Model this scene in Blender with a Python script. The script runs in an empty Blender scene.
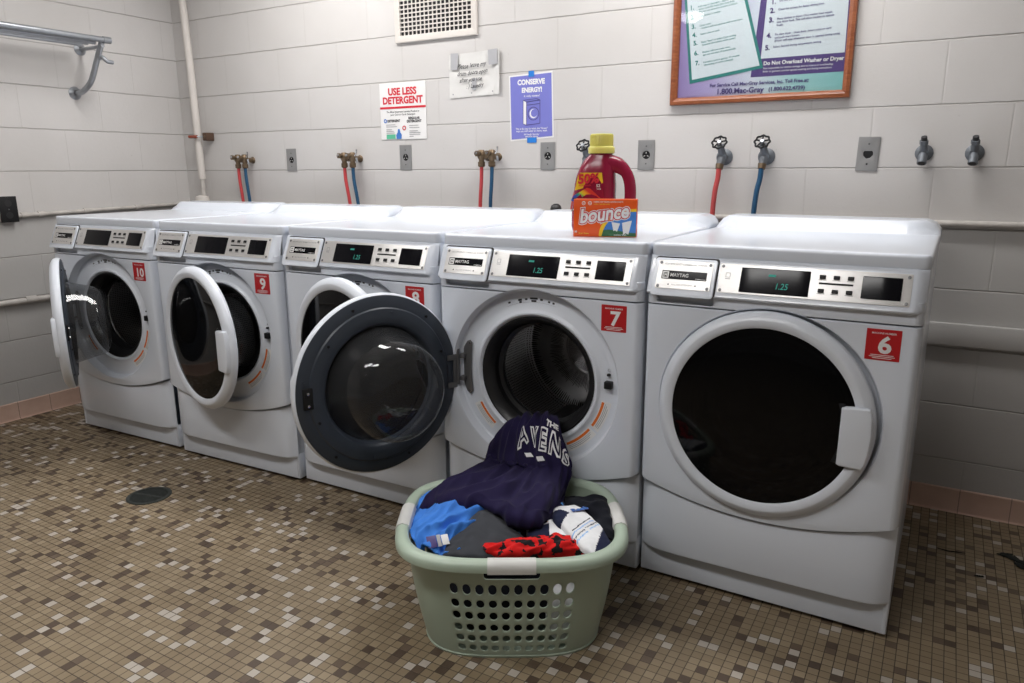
import bpy, bmesh, math, random
from math import pi, sin, cos, radians, sqrt, atan2
from mathutils import Vector, Matrix, noise
random.seed(7)
SC = bpy.context.scene
COL = SC.collection

# ------------------------------------------------------------------ materials
class N:
    """small helper that wires shader nodes"""
    def __init__(s, name):
        s.m = bpy.data.materials.new(name); s.m.use_nodes = True
        s.t = s.m.node_tree; s.t.nodes.clear()
        s.out = s.t.nodes.new('ShaderNodeOutputMaterial')
    def n(s, kind, **kw):
        o = s.t.nodes.new(kind)
        for k, v in kw.items():
            if k in o.inputs.keys(): s.put(o.inputs[k], v)
            else: setattr(o, k, v)
        return o
    def put(s, sock, v):
        if isinstance(v, bpy.types.NodeSocket): s.t.links.new(v, sock)
        else: sock.default_value = v
    def math(s, op, a, b=0.0, c=0.0):
        o = s.t.nodes.new('ShaderNodeMath'); o.operation = op
        for i, v in enumerate((a, b, c)): s.put(o.inputs[i], v)
        return o.outputs[0]
    def mix(s, f, a, b):
        o = s.t.nodes.new('ShaderNodeMix'); o.data_type = 'RGBA'
        s.put(o.inputs[0], f); s.put(o.inputs[6], a); s.put(o.inputs[7], b)
        return o.outputs[2]
    def ramp(s, f, stops, mode='LINEAR'):
        o = s.t.nodes.new('ShaderNodeValToRGB'); o.color_ramp.interpolation = mode
        e = o.color_ramp.elements
        while len(e) < len(stops): e.new(1)
        for i, (p, c) in enumerate(stops): e[i].position = p; e[i].color = (*c, 1)
        s.put(o.inputs[0], f); return o.outputs[0]
    def xyz(s, src='Object'):
        if src == 'World': v = s.n('ShaderNodeNewGeometry').outputs['Position']
        else: v = s.n('ShaderNodeTexCoord').outputs[src]
        o = s.n('ShaderNodeSeparateXYZ'); s.t.links.new(v, o.inputs[0])
        return v, o.outputs[0], o.outputs[1], o.outputs[2]
    def bump(s, h, strength=.3, dist=.01):
        o = s.n('ShaderNodeBump'); o.inputs['Strength'].default_value = strength; o.inputs['Distance'].default_value = dist
        s.put(o.inputs['Height'], h); return o.outputs[0]
    def bsdf(s, col, rough=.5, metal=0., **kw):
        o = s.n('ShaderNodeBsdfPrincipled')
        s.put(o.inputs['Base Color'], (*col, 1) if isinstance(col, tuple) and len(col) == 3 else col)
        s.put(o.inputs['Roughness'], rough); s.put(o.inputs['Metallic'], metal)
        for k, v in kw.items(): s.put(o.inputs[k.replace('_', ' ')], v)
        s.t.links.new(o.outputs[0], s.out.inputs[0]); return o

def noisetex(n, vec, scale, detail=3, rough=.5):
    o = n.n('ShaderNodeTexNoise'); n.put(o.inputs['Vector'], vec)
    o.inputs['Scale'].default_value = scale; o.inputs['Detail'].default_value = detail; o.inputs['Roughness'].default_value = rough
    return o.outputs['Fac']

def plain(name, col, rough=.5, metal=0., var=.06, vs=30., bump=0., **kw):
    """procedural plain surface with a slight mottling"""
    n = N(name); v, x, y, z = n.xyz()
    f = noisetex(n, v, vs, 4)
    c = n.mix(f, (*[a * (1 - var) for a in col], 1), (*[min(1, a * (1 + var)) for a in col], 1))
    b = n.bsdf(c, rough, metal, **kw)
    if bump: n.put(b.inputs['Normal'], n.bump(f, bump, .004))
    return n.m

def wall_mat(name, axis, x0):
    n = N(name); v, X, Y, Z = n.xyz('World')
    U = X if axis == 'x' else Y
    big = noisetex(n, v, 2.2, 3); fine = noisetex(n, v, 260, 3, .6); mid = noisetex(n, v, 45, 4, .6)
    wob = n.math('MULTIPLY', n.math('SUBTRACT', noisetex(n, v, 14, 2), .5), .004)
    bw, rh = .4064, .2032
    r = n.math('DIVIDE', n.math('ADD', n.math('SUBTRACT', Z, -.0119), wob), rh)
    row = n.math('FLOOR', r)
    dz = n.math('MULTIPLY', n.math('ABSOLUTE', n.math('SUBTRACT', n.math('FRACT', n.math('ADD', r, .5)), .5)), rh)
    odd = n.math('MULTIPLY', n.math('MODULO', n.math('ADD', row, 20), 2), .5)
    u = n.math('ADD', n.math('DIVIDE', n.math('ADD', n.math('SUBTRACT', U, x0), wob), bw), odd)
    dx = n.math('MULTIPLY', n.math('ABSOLUTE', n.math('SUBTRACT', n.math('FRACT', n.math('ADD', u, 20.5)), .5)), bw)
    def line(d, w0, w1):
        o = n.n('ShaderNodeMapRange'); o.interpolation_type = 'SMOOTHSTEP'
        n.put(o.inputs[0], d); n.put(o.inputs[1], w0); n.put(o.inputs[2], w1); n.put(o.inputs[3], 1.); n.put(o.inputs[4], 0.)
        return o.outputs[0]
    wear = n.math('ADD', .3, n.math('MULTIPLY', noisetex(n, v, 5, 3), .9))
    h = line(dz, .0008, .0035); vv = n.math('MULTIPLY', line(dx, .0008, .004), .16)
    m = n.math('MAXIMUM', n.math('MULTIPLY', h, wear), vv)
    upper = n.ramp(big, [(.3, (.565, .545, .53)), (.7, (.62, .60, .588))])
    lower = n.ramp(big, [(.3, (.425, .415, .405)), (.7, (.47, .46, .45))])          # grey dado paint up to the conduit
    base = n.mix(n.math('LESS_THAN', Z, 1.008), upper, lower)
    spots = n.ramp(noisetex(n, v, 60, 2), [(.74, (1, 1, 1)), (.80, (.86, .85, .84))])
    mm = n.n('ShaderNodeMix', data_type='RGBA', blend_type='MULTIPLY'); mm.inputs[0].default_value = .6
    n.put(mm.inputs[6], base); n.put(mm.inputs[7], spots)
    col = n.mix(n.math('MULTIPLY', m, .55), mm.outputs[2], (.25, .22, .20, 1))
    hgt = n.math('SUBTRACT', n.math('ADD', n.math('MULTIPLY', fine, .10), n.math('MULTIPLY', mid, .22)), n.math('MAXIMUM', h, n.math('MULTIPLY', vv, 1.3)))
    b = n.bsdf(col, .5); n.put(b.inputs['Normal'], n.bump(hgt, .8, .004))
    return n.m

def floor_mat():
    n = N('mosaic_floor'); v, X, Y, Z = n.xyz('World')
    T = .02655
    a = n.math('DIVIDE', n.math('SUBTRACT', X, .007), T); b = n.math('DIVIDE', n.math('SUBTRACT', Y, .004), T)
    fa, fb = n.math('FLOOR', a), n.math('FLOOR', b)
    cv = n.n('ShaderNodeCombineXYZ'); n.put(cv.inputs[0], fa); n.put(cv.inputs[1], fb)
    w = n.n('ShaderNodeTexWhiteNoise'); w.noise_dimensions = '3D'; n.put(w.inputs['Vector'], cv.outputs[0])
    rnd = w.outputs['Value']
    rc = n.n('ShaderNodeSeparateColor'); n.put(rc.inputs[0], w.outputs['Color'])
    tile = n.ramp(rnd, [(0, (.090, .060, .040)), (.055, (.130, .090, .060)), (.110, (.50, .455, .40)), (.195, (.252, .194, .120)), (.45, (.268, .208, .131)), (.65, (.236, .181, .113)), (.85, (.280, .220, .142))], 'CONSTANT')
    hs = n.n('ShaderNodeHueSaturation'); n.put(hs.inputs['Color'], tile)
    n.put(hs.inputs['Value'], n.math('ADD', .92, n.math('MULTIPLY', rc.outputs[0], .16)))
    da = n.math('ABSOLUTE', n.math('SUBTRACT', n.math('FRACT', a), .5)); db = n.math('ABSOLUTE', n.math('SUBTRACT', n.math('FRACT', b), .5))
    d = n.math('MAXIMUM', da, db)
    mr = n.n('ShaderNodeMapRange'); mr.interpolation_type = 'SMOOTHSTEP'
    n.put(mr.inputs[0], d); n.put(mr.inputs[1], .445); n.put(mr.inputs[2], .475)
    dirt = noisetex(n, v, 3.5, 4, .6); fine = noisetex(n, v, 300, 2)
    grout = n.ramp(dirt, [(.35, (.045, .033, .024)), (.65, (.095, .072, .052))])
    st = n.n('ShaderNodeMix', data_type='RGBA', blend_type='MULTIPLY'); st.inputs[0].default_value = 1.
    n.put(st.inputs[6], hs.outputs[0]); n.put(st.inputs[7], n.ramp(dirt, [(.3, (.84, .82, .80)), (.7, (1, 1, 1))]))
    col = n.mix(mr.outputs[0], st.outputs[2], grout)
    bs = n.bsdf(col, n.math('ADD', .42, n.math('MULTIPLY', mr.outputs[0], .4)))
    hgt = n.math('SUBTRACT', n.math('MULTIPLY', fine, .15), mr.outputs[0])
    n.put(bs.inputs['Normal'], n.bump(hgt, .5, .0015))
    return n.m

def cove_mat(name, axis, x0):
    n = N(name); v, X, Y, Z = n.xyz('World'); U = X if axis == 'x' else Y
    u = n.math('DIVIDE', n.math('SUBTRACT', U, x0), .1545)
    d = n.math('ABSOLUTE', n.math('SUBTRACT', n.math('FRACT', n.math('ADD', u, 50.5)), .5))
    g = n.math('LESS_THAN', d, .009)
    c = n.ramp(noisetex(n, v, 9, 4), [(.3, (.50, .335, .265)), (.7, (.60, .42, .34))])
    b = n.bsdf(n.mix(g, c, (.27, .20, .165, 1)), .4)
    n.put(b.inputs['Normal'], n.bump(n.math('SUBTRACT', 1., g), .4, .002))
    return n.m

def glassy(name, tint, opac, ior=1.45, rough=.03, base=(.02, .02, .02)):
    """thin clear plastic: tinted see-through body plus a mirror-like skin"""
    n = N(name)
    tr = n.n('ShaderNodeBsdfTransparent'); tr.inputs[0].default_value = (*tint, 1)
    df = n.n('ShaderNodeBsdfDiffuse'); df.inputs[0].default_value = (*base, 1)
    m1 = n.n('ShaderNodeMixShader'); m1.inputs[0].default_value = opac
    n.t.links.new(tr.outputs[0], m1.inputs[1]); n.t.links.new(df.outputs[0], m1.inputs[2])
    gl = n.n('ShaderNodeBsdfGlossy'); gl.inputs['Roughness'].default_value = rough
    lw = n.n('ShaderNodeLayerWeight'); lw.inputs[0].default_value = .5
    fac = n.math('ADD', n.math('MULTIPLY', n.math('POWER', lw.outputs['Facing'], 4.), .7), (ior - 1) ** 2 / (ior + 1) ** 2)
    m2 = n.n('ShaderNodeMixShader'); n.t.links.new(fac, m2.inputs[0])
    n.t.links.new(m1.outputs[0], m2.inputs[1]); n.t.links.new(gl.outputs[0], m2.inputs[2])
    n.t.links.new(m2.outputs[0], n.out.inputs[0]); return n.m

def drum_mat():
    n = N('drum_steel'); v, x, y, z = n.xyz()
    ang = n.math('MULTIPLY', n.math('ARCTAN2', n.math('SUBTRACT', z, .574), n.math('SUBTRACT', x, .340)), .25)
    cv = n.n('ShaderNodeCombineXYZ'); n.put(cv.inputs[0], ang); n.put(cv.inputs[1], y)
    vo = n.n('ShaderNodeTexVoronoi'); vo.inputs['Scale'].default_value = 110; vo.inputs['Randomness'].default_value = .15
    n.put(vo.inputs['Vector'], cv.outputs[0])
    dots = n.math('LESS_THAN', vo.outputs['Distance'], .28)
    b = n.bsdf(n.mix(dots, (.55, .55, .56, 1), (.02, .02, .02, 1)), .3, n.math('SUBTRACT', 1., dots))
    n.put(b.inputs['Normal'], n.bump(vo.outputs['Distance'], .3, .003)); return n.m

def steel_mat(name, col=(.70, .69, .68), rough=.38):
    n = N(name); v, x, y, z = n.xyz()
    mp = n.n('ShaderNodeMapping'); mp.inputs['Scale'].default_value = (4, 4, 260); n.put(mp.inputs['Vector'], v)
    f = noisetex(n, mp.outputs[0], 6, 3)
    b = n.bsdf(n.mix(f, (*[c * .88 for c in col], 1), (*[min(1, c * 1.1) for c in col], 1)), rough, .6)
    n.put(b.inputs['Normal'], n.bump(f, .06, .002)); return n.m

def cloth_mat(name, col, col2=None, scale=600., pat=None, thr=.5, rough=.9):
    n = N(name); v, x, y, z = n.xyz()
    w = noisetex(n, v, scale, 2); m = noisetex(n, v, 25, 4)
    c = n.mix(m, (*[a * .8 for a in col], 1), (*[min(1, a * 1.2) for a in col], 1))
    if pat:
        f = n.math('GREATER_THAN', noisetex(n, v, pat, 2, .4), thr)
        c = n.mix(f, c, (*col2, 1))
    b = n.bsdf(c, rough, Sheen_Weight=.04, Specular_IOR_Level=.15)
    n.put(b.inputs['Normal'], n.bump(n.math('ADD', n.math('MULTIPLY', w, .3), m), .35, .004)); return n.m

def emis(name, col, s):
    n = N(name); e = n.n('ShaderNodeEmission'); e.inputs[0].default_value = (*col, 1); e.inputs[1].default_value = s
    n.t.links.new(e.outputs[0], n.out.inputs[0]); return n.m

def poster_mat():
    n = N('poster_print'); v, x, y, z = n.xyz('World')
    f = n.n('ShaderNodeMapRange'); n.put(f.inputs[0], x); n.put(f.inputs[1], 2.52); n.put(f.inputs[2], 3.12)
    c = n.ramp(f.outputs[0], [(0, (.30, .22, .47)), (.22, (.42, .36, .60)), (.48, (.62, .66, .74)), (.72, (.34, .58, .58)), (1, (.22, .50, .50))])
    n.bsdf(c, .35); return n.m

def rainbow_mat(cx, cz):
    n = N('rainbow_label'); v, x, y, z = n.xyz('World')
    d = n.math('ADD', n.math('MULTIPLY', n.math('SUBTRACT', x, cx), .62), n.math('MULTIPLY', n.math('SUBTRACT', z, cz), .78))
    f = n.math('ADD', n.math('MULTIPLY', d, 24.), .5)
    c = n.ramp(f, [(0, (.05, .10, .5)), (.25, (.03, .38, .2)), (.45, (.65, .65, .03)), (.65, (.85, .42, .02)), (.85, (.6, .04, .03))])
    n.bsdf(c, .35); return n.m

M = dict(
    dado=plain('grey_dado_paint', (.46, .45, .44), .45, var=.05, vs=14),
    shaded_outlet_steel=plain('shaded_outlet_steel', (.36, .36, .36), .42, .6),  # darker copy of the steel: shade on the outlet plates put into the colour
    tapmetal=plain('tap_grey', (.15, .165, .185), .5, .35, var=.2, vs=50),
    enamel=plain('white_enamel', (.71, .755, .835), .2, var=.012, vs=4, Coat_Weight=.25, Coat_Roughness=.1),
    white_plastic=plain('white_plastic', (.73, .77, .84), .3, var=.015, vs=6),
    grey_white=plain('grey_white_plastic', (.55, .565, .60), .32, var=.02, vs=8),
    dark=plain('dark_gap', (.03, .03, .033), .6),
    black_gloss=plain('black_gloss', (.006, .006, .008), .12, Specular_IOR_Level=.12),
    black=plain('black_plastic', (.010, .010, .011), .55, Specular_IOR_Level=.3),
    rubber=plain('black_rubber', (.012, .012, .013), .38, var=.1),
    slate=plain('slate_plastic', (.034, .043, .059), .42, var=.05, vs=12),
    steel=steel_mat('brushed_steel'), cast=plain('cast_grey_metal', (.17, .17, .175), .42, .6),
    chrome=plain('chrome', (.6, .6, .6), .2, 1.), drum=drum_mat(),
    smoke=glassy('smoked_window', (.10, .10, .11), .965, 1.30, .06, (.003, .003, .0035)),
    clear=glassy('clear_bowl', (.86, .87, .88), .06, 1.5, .02, (.3, .31, .33)),
    pane=glassy('poster_glass', (.97, .98, .98), .0, 1.45, .03),
    red=plain('red_sticker', (.48, .014, .018), .38), white=plain('white_print', (.8, .8, .8), .45, var=.02),
    orange=plain('orange_print', (.75, .17, .02), .45), grey_print=plain('grey_print', (.33, .33, .34), .5, var=.3, vs=400),
    black_print=plain('black_print', (.03, .03, .035), .5), green_led=emis('green_digits', (.12, .62, .50), .42),
    galv=plain('galvanised', (.36, .38, .41), .38, .7, var=.12, vs=40), brass=plain('tarnished_brass', (.17, .12, .075), .42, .7, var=.3, vs=60),
    hose_red=plain('red_hose', (.52, .055, .06), .4), hose_blue=plain('blue_hose', (.012, .075, .16), .4),
    hose_pink=plain('faded_red_hose', (.48, .065, .065), .42),
    paint=plain('cream_paint', (.66, .62, .58), .4, var=.05, vs=14, bump=.15), chip=plain('chipped_pipe_paint', (.52, .49, .46), .45, var=.35, vs=22, bump=.3),
    paper=plain('paper', (.78, .77, .76), .7, var=.03), paper_note=plain('worn_paper', (.70, .69, .67), .75, var=.05, vs=18),
    tape=plain('grey_tape', (.42, .42, .44), .5), blue_tape=plain('blue_tape', (.012, .19, .62), .5),
    violet=plain('violet_paper', (.175, .185, .56), .65, var=.04), sign_red=plain('sign_red', (.62, .02, .04), .45),
    navy_print=plain('navy_print', (.07, .05, .19), .45), teal=plain('teal_print', (.03, .22, .20), .4), purple=plain('purple_print', (.085, .05, .20), .4),
    sheet=plain('pale_sheet_print', (.66, .72, .76), .4, var=.015), sign_blue=plain('sign_blue', (.05, .18, .52), .5), sign_green=plain('sign_green', (.10, .45, .28), .5),
    poster=poster_mat(), wood=None,
    basket=plain('sage_plastic', (.39, .475, .385), .38, var=.03, vs=6, Subsurface_Weight=.0), grip=plain('grip_plastic', (.62, .62, .60), .4),
    maroon=plain('maroon_plastic', (.26, .012, .045), .22, var=.03), yellow=plain('yellow_cap', (.78, .72, .17), .38), yel_label=plain('yellow_label', (.85, .60, .03), .35),
    box_orange=plain('orange_card', (.80, .10, .012), .35, var=.03), box_side=plain('red_orange_card', (.62, .05, .015), .4), sun=plain('yellow_print', (.9, .55, .03), .4),
    sky=plain('sky_print', (.06, .22, .62), .4, var=.3, vs=50), grass=plain('grass_print', (.05, .16, .07), .4, var=.4, vs=90),
    hoodie=cloth_mat('navy_fleece', (.014, .010, .042)), shirt=cloth_mat('blue_jersey', (.055, .21, .66)), charcoal=cloth_mat('charcoal_fleece', (.045, .048, .056)),
    redcloth=cloth_mat('red_black_cloth', (.60, .012, .012), (.012, .01, .012), pat=45, thr=.56), blackcloth=cloth_mat('black_cloth', (.008, .009, .014)),
    pattern=cloth_mat('dark_blue_pattern', (.012, .014, .03), (.10, .28, .65), pat=70, thr=.60), sock=cloth_mat('white_knit', (.72, .73, .75)), sock_navy=cloth_mat('navy_knit', (.013, .017, .045)),
    sock_blue=cloth_mat('light_blue_knit', (.25, .45, .75)), drain=plain('drain_iron', (.045, .052, .048), .5, .4, var=.3, vs=70), lint=cloth_mat('dark_lint', (.02, .022, .02)),
    ceiling=plain('ceiling_paint', (.62, .60, .57), .8), lampshell=plain('lamp_housing', (.75, .75, .75), .5), tube=emis('fluorescent', (1.0, .98, .95), 9.), 
)
def wood_mat():
    n = N('stained_wood'); v, x, y, z = n.xyz()
    mp = n.n('ShaderNodeMapping'); mp.inputs['Scale'].default_value = (6, 40, 40); n.put(mp.inputs['Vector'], v)
    f = noisetex(n, mp.outputs[0], 3, 5, .6)
    n.bsdf(n.ramp(f, [(.3, (.20, .055, .022)), (.7, (.33, .11, .045))]), .32); return n.m
M['wood'] = wood_mat()

# ------------------------------------------------------------------ mesh builder
def curve_mesh(cu):
    o = bpy.data.objects.new('tmp', cu)
    me = bpy.data.meshes.new_from_object(o)
    bpy.data.objects.remove(o); bpy.data.curves.remove(cu)
    return me
_txt = {}
def text_geo(s, size, align='LEFT', bold=0.):
    k = (s, align, bold)
    if k not in _txt:
        cu = bpy.data.curves.new('t', 'FONT'); cu.body = s; cu.size = 1; cu.align_x = align; cu.resolution_u = 3; cu.offset = bold
        me = curve_mesh(cu)
        _txt[k] = ([v.co.copy() for v in me.vertices], [tuple(p.vertices) for p in me.polygons])
        bpy.data.meshes.remove(me)
    V, F = _txt[k]
    return [v * size for v in V], F
def circle(cx, cy, r, n=64, a0=0, a1=2 * pi, end=False):
    m = n if not end else n + 1
    return [(cx + r * cos(a0 + (a1 - a0) * i / n), cy + r * sin(a0 + (a1 - a0) * i / n)) for i in range(m)]
def rrect(x0, y0, x1, y1, r=.005, n=5):
    P = []
    for cx, cy, a in ((x1 - r, y1 - r, 0), (x0 + r, y1 - r, 90), (x0 + r, y0 + r, 180), (x1 - r, y0 + r, 270)):
        P += [(cx + r * cos(radians(a + 90 * i / n)), cy + r * sin(radians(a + 90 * i / n))) for i in range(n + 1)]
    return P

class MB:
    def __init__(s): s.v = []; s.f = []; s.m = []; s.sm = []; s.mats = []
    def mi(s, mat):
        if mat not in s.mats: s.mats.append(mat)
        return s.mats.index(mat)
    def add(s, V, F, mat, smooth=False, X=None):
        o = len(s.v); V = [Vector(v) for v in V]
        if X is not None: V = [X @ v if isinstance(X, Matrix) else Vector(X(v)) for v in V]
        s.v += V; i = s.mi(mat)
        for f in F: s.f.append(tuple(a + o for a in f)); s.m.append(i); s.sm.append(smooth)
        return s
    def box(s, a, b, mat, bev=0., X=None, seg=2):
        bm = bmesh.new(); bmesh.ops.create_cube(bm, size=1)
        c = [(p + q) / 2 for p, q in zip(a, b)]; d = [abs(q - p) for p, q in zip(a, b)]
        for v in bm.verts: v.co = Vector((v.co.x * d[0] + c[0], v.co.y * d[1] + c[1], v.co.z * d[2] + c[2]))
        if bev: bmesh.ops.bevel(bm, geom=bm.edges[:], offset=min(bev, min(d) * .49), segments=seg, profile=.5, affect='EDGES')
        bm.verts.index_update()
        s.add([v.co for v in bm.verts], [tuple(v.index for v in f.verts) for f in bm.faces], mat, bool(bev), X); bm.free(); return s
    def plate(s, polys, t, mat, bev=0., X=None, smooth=False):
        """flat outline(s) in XY with holes, thickness t in Z from 0 to t"""
        cu = bpy.data.curves.new('p', 'CURVE'); cu.dimensions = '2D'; cu.fill_mode = 'BOTH'
        cu.extrude = max(t / 2 - bev, 0); cu.bevel_depth = bev; cu.bevel_resolution = 2; cu.offset = -bev
        for P in polys:
            sp = cu.splines.new('POLY'); sp.points.add(len(P) - 1)
            for i, q in enumerate(P): sp.points[i].co = (q[0], q[1], 0, 1)
            sp.use_cyclic_u = True
        me = curve_mesh(cu)
        s.add([(v.co.x, v.co.y, v.co.z + t / 2) for v in me.vertices], [tuple(p.vertices) for p in me.polygons], mat, smooth, X)
        bpy.data.meshes.remove(me); return s
    def text(s, t, size, mat, X, align='LEFT', wx=1., bold=.012):
        V, F = text_geo(t, size, align, bold); return s.add([(v.x * wx, v.y, 0) for v in V], F, mat, False, X)
    def lathe(s, prof, mat, X=None, n=48, a0=0., a1=2 * pi, smooth=True):
        """profile of (r, h): spun about the local Z axis"""
        V = []; F = []; full = abs(a1 - a0 - 2 * pi) < 1e-6; m = n if full else n + 1
        for i in range(m):
            a = a0 + (a1 - a0) * i / n
            for r, h in prof: V.append((r * cos(a), r * sin(a), h))
        k = len(prof)
        for i in range(n):
            j = (i + 1) % m
            for q in range(k - 1): F.append((i * k + q, j * k + q, j * k + q + 1, i * k + q + 1))
        return s.add(V, F, mat, smooth, X)
    def tube(s, pts, r, mat, n=12, caps=True, X=None):
        P = [Vector(p) for p in pts]; V = []; F = []; R = r if isinstance(r, (list, tuple)) else [r] * len(P)
        up = None
        for i, p in enumerate(P):
            t = (P[min(i + 1, len(P) - 1)] - P[max(i - 1, 0)]).normalized()
            if up is None: up = t.orthogonal().normalized()
            up = (up - t * up.dot(t)).normalized(); w = t.cross(up)
            V += [p + (up * cos(2 * pi * k / n) + w * sin(2 * pi * k / n)) * R[i] for k in range(n)]
        for i in range(len(P) - 1):
            for k in range(n): F.append((i * n + k, i * n + (k + 1) % n, (i + 1) * n + (k + 1) % n, (i + 1) * n + k))
        if caps: F += [tuple(range(n))[::-1], tuple((len(P) - 1) * n + k for k in range(n))]
        return s.add(V, F, mat, True, X)
    def grid(s, V2, mat, closed_u=False, smooth=True, X=None):
        nr, nc = len(V2), len(V2[0]); F = []
        for i in range(nr - 1):
            for j in range(nc if closed_u else nc - 1): F.append((i * nc + j, i * nc + (j + 1) % nc, (i + 1) * nc + (j + 1) % nc, (i + 1) * nc + j))
        return s.add([v for r in V2 for v in r], F, mat, smooth, X)
    def build(s, name, parent=None, loc=None, sharp=True):
        me = bpy.data.meshes.new(name); me.from_pydata([tuple(v) for v in s.v], [], s.f)
        for m in s.mats: me.materials.append(m)
        me.polygons.foreach_set('material_index', s.m); me.polygons.foreach_set('use_smooth', s.sm)
        bm = bmesh.new(); bm.from_mesh(me)
        bmesh.ops.remove_doubles(bm, verts=bm.verts[:], dist=1e-5)
        bmesh.ops.recalc_face_normals(bm, faces=bm.faces[:]); bm.to_mesh(me); bm.free()
        if sharp:
            me.set_sharp_from_angle(angle=radians(38))
        me.update()
        o = bpy.data.objects.new(name, me); COL.objects.link(o)
        if loc is not None:
            o.location = loc; me.transform(Matrix.Translation(-Vector(loc)))
        if parent is not None: o.parent = parent
        return o

def tag(o, label, cat, group=None):
    o['label'] = label; o['category'] = cat
    if group: o['group'] = group
    return o
def struct(o): o['kind'] = 'structure'; return o
def thing(name, label, cat, loc, rz=0., group=None):
    o = bpy.data.objects.new(name, None); COL.objects.link(o); o.empty_display_size = .05
    o.location = loc; o.rotation_euler = (0, 0, rz); return tag(o, label, cat, group)
def copy_tree(o, parent=None):
    c = o.copy(); COL.objects.link(c)
    if parent: c.parent = parent
    for ch in o.children: copy_tree(ch, c)
    return c
def smooth_path(pts, k=8):
    P = [Vector(p) for p in pts]; out = []
    for i in range(len(P) - 1):
        a, b, c, d = P[max(i - 1, 0)], P[i], P[i + 1], P[min(i + 2, len(P) - 1)]
        for j in range(k):
            t = j / k
            out.append(.5 * ((2 * b) + (c - a) * t + (2 * a - 5 * b + 4 * c - d) * t * t + (3 * b - a - 3 * c + d) * t ** 3))
    return out + [P[-1]]
# XY drawing plane -> vertical plane facing the viewer side (-Y): (x, y, h) -> (x, -h, y)
UP = Matrix(((1, 0, 0, 0), (0, 0, -1, 0), (0, 1, 0, 0), (0, 0, 0, 1)))
def on_wall(y=0.): return Matrix.Translation((0, y, 0)) @ UP

# measured outlines of the clothes (metres)
HOOD=[[[2.281,0.15,0.329],[2.316,0.15,0.349],[2.351,0.15,0.363],[2.389,0.15,0.362],[2.423,0.15,0.351]],[[2.349,-0.015,0.407],[2.392,-0.02,0.432],[2.445,-0.025,0.459],[2.487,-0.02,0.459],[2.512,-0.015,0.442]],[[2.293,-0.045,0.352],[2.378,-0.07,0.403],[2.457,-0.08,0.437],[2.522,-0.08,0.439],[2.546,-0.055,0.403]],[[2.283,-0.055,0.306],[2.364,-0.09,0.341],[2.464,-0.11,0.371],[2.544,-0.11,0.384],[2.577,-0.075,0.352]],[[2.299,-0.075,0.299],[2.389,-0.12,0.314],[2.484,-0.135,0.327],[2.561,-0.135,0.346],[2.594,-0.095,0.319]],[[2.285,-0.202,0.3],[2.384,-0.228,0.315],[2.5,-0.229,0.325],[2.578,-0.2,0.325],[2.605,-0.137,0.3]],[[2.272,-0.289,0.295],[2.369,-0.285,0.315],[2.499,-0.291,0.325],[2.601,-0.28,0.32],[2.621,-0.196,0.29]],[[2.276,-0.379,0.285],[2.359,-0.348,0.31],[2.487,-0.345,0.32],[2.602,-0.339,0.31],[2.63,-0.239,0.28]],[[2.283,-0.417,0.272],[2.362,-0.377,0.295],[2.47,-0.361,0.305],[2.604,-0.364,0.295],[2.633,-0.27,0.27]],[[2.257,-0.36,0.235],[2.323,-0.297,0.24],[2.417,-0.266,0.24],[2.552,-0.282,0.24],[2.603,-0.228,0.235]]]
SOCK2=[[2.628,-0.265],[2.617,-0.235],[2.644,-0.207],[2.679,-0.191],[2.708,-0.22],[2.74,-0.249],[2.775,-0.275],[2.809,-0.316],[2.838,-0.353],[2.844,-0.379],[2.835,-0.404],[2.821,-0.421],[2.796,-0.413],[2.763,-0.393],[2.733,-0.369],[2.692,-0.332],[2.666,-0.318],[2.641,-0.293]]
SOCK1=[[2.585,-0.338],[2.606,-0.319],[2.624,-0.297],[2.607,-0.251],[2.635,-0.27],[2.687,-0.304],[2.722,-0.34],[2.725,-0.365],[2.695,-0.364],[2.67,-0.374],[2.667,-0.385],[2.639,-0.396],[2.615,-0.383]]
S2_STR=[[[2.726,-0.363],[2.74,-0.249]],[[2.734,-0.372],[2.751,-0.255]],[[2.747,-0.382],[2.761,-0.264]],[[2.758,-0.392],[2.771,-0.273]]]
S2_TXT=[[2.683,-0.259],[2.707,-0.227]]
S2_heel=[[2.626,-0.273],[2.64,-0.255],[2.677,-0.262],[2.684,-0.335],[2.664,-0.329]]
S2_toe=[[2.808,-0.374],[2.822,-0.432]]
S1_heel=[[2.602,-0.376],[2.61,-0.343],[2.64,-0.312],[2.676,-0.381],[2.642,-0.401]]
BLUE=[[[2.237,-0.362,0.25],[2.262,-0.326,0.26],[2.311,-0.279,0.265],[2.367,-0.251,0.26],[2.433,-0.269,0.245]],[[2.261,-0.412,0.24],[2.313,-0.415,0.275],[2.367,-0.384,0.29],[2.423,-0.343,0.28],[2.483,-0.335,0.255]],[[2.322,-0.482,0.25],[2.368,-0.488,0.285],[2.41,-0.456,0.29],[2.457,-0.42,0.28],[2.501,-0.38,0.25]],[[2.367,-0.537,0.255],[2.399,-0.531,0.275],[2.439,-0.507,0.28],[2.485,-0.484,0.27],[2.52,-0.431,0.24]],[[2.398,-0.574,0.255],[2.438,-0.577,0.265],[2.476,-0.561,0.265],[2.508,-0.523,0.25],[2.539,-0.477,0.23]]]
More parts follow.
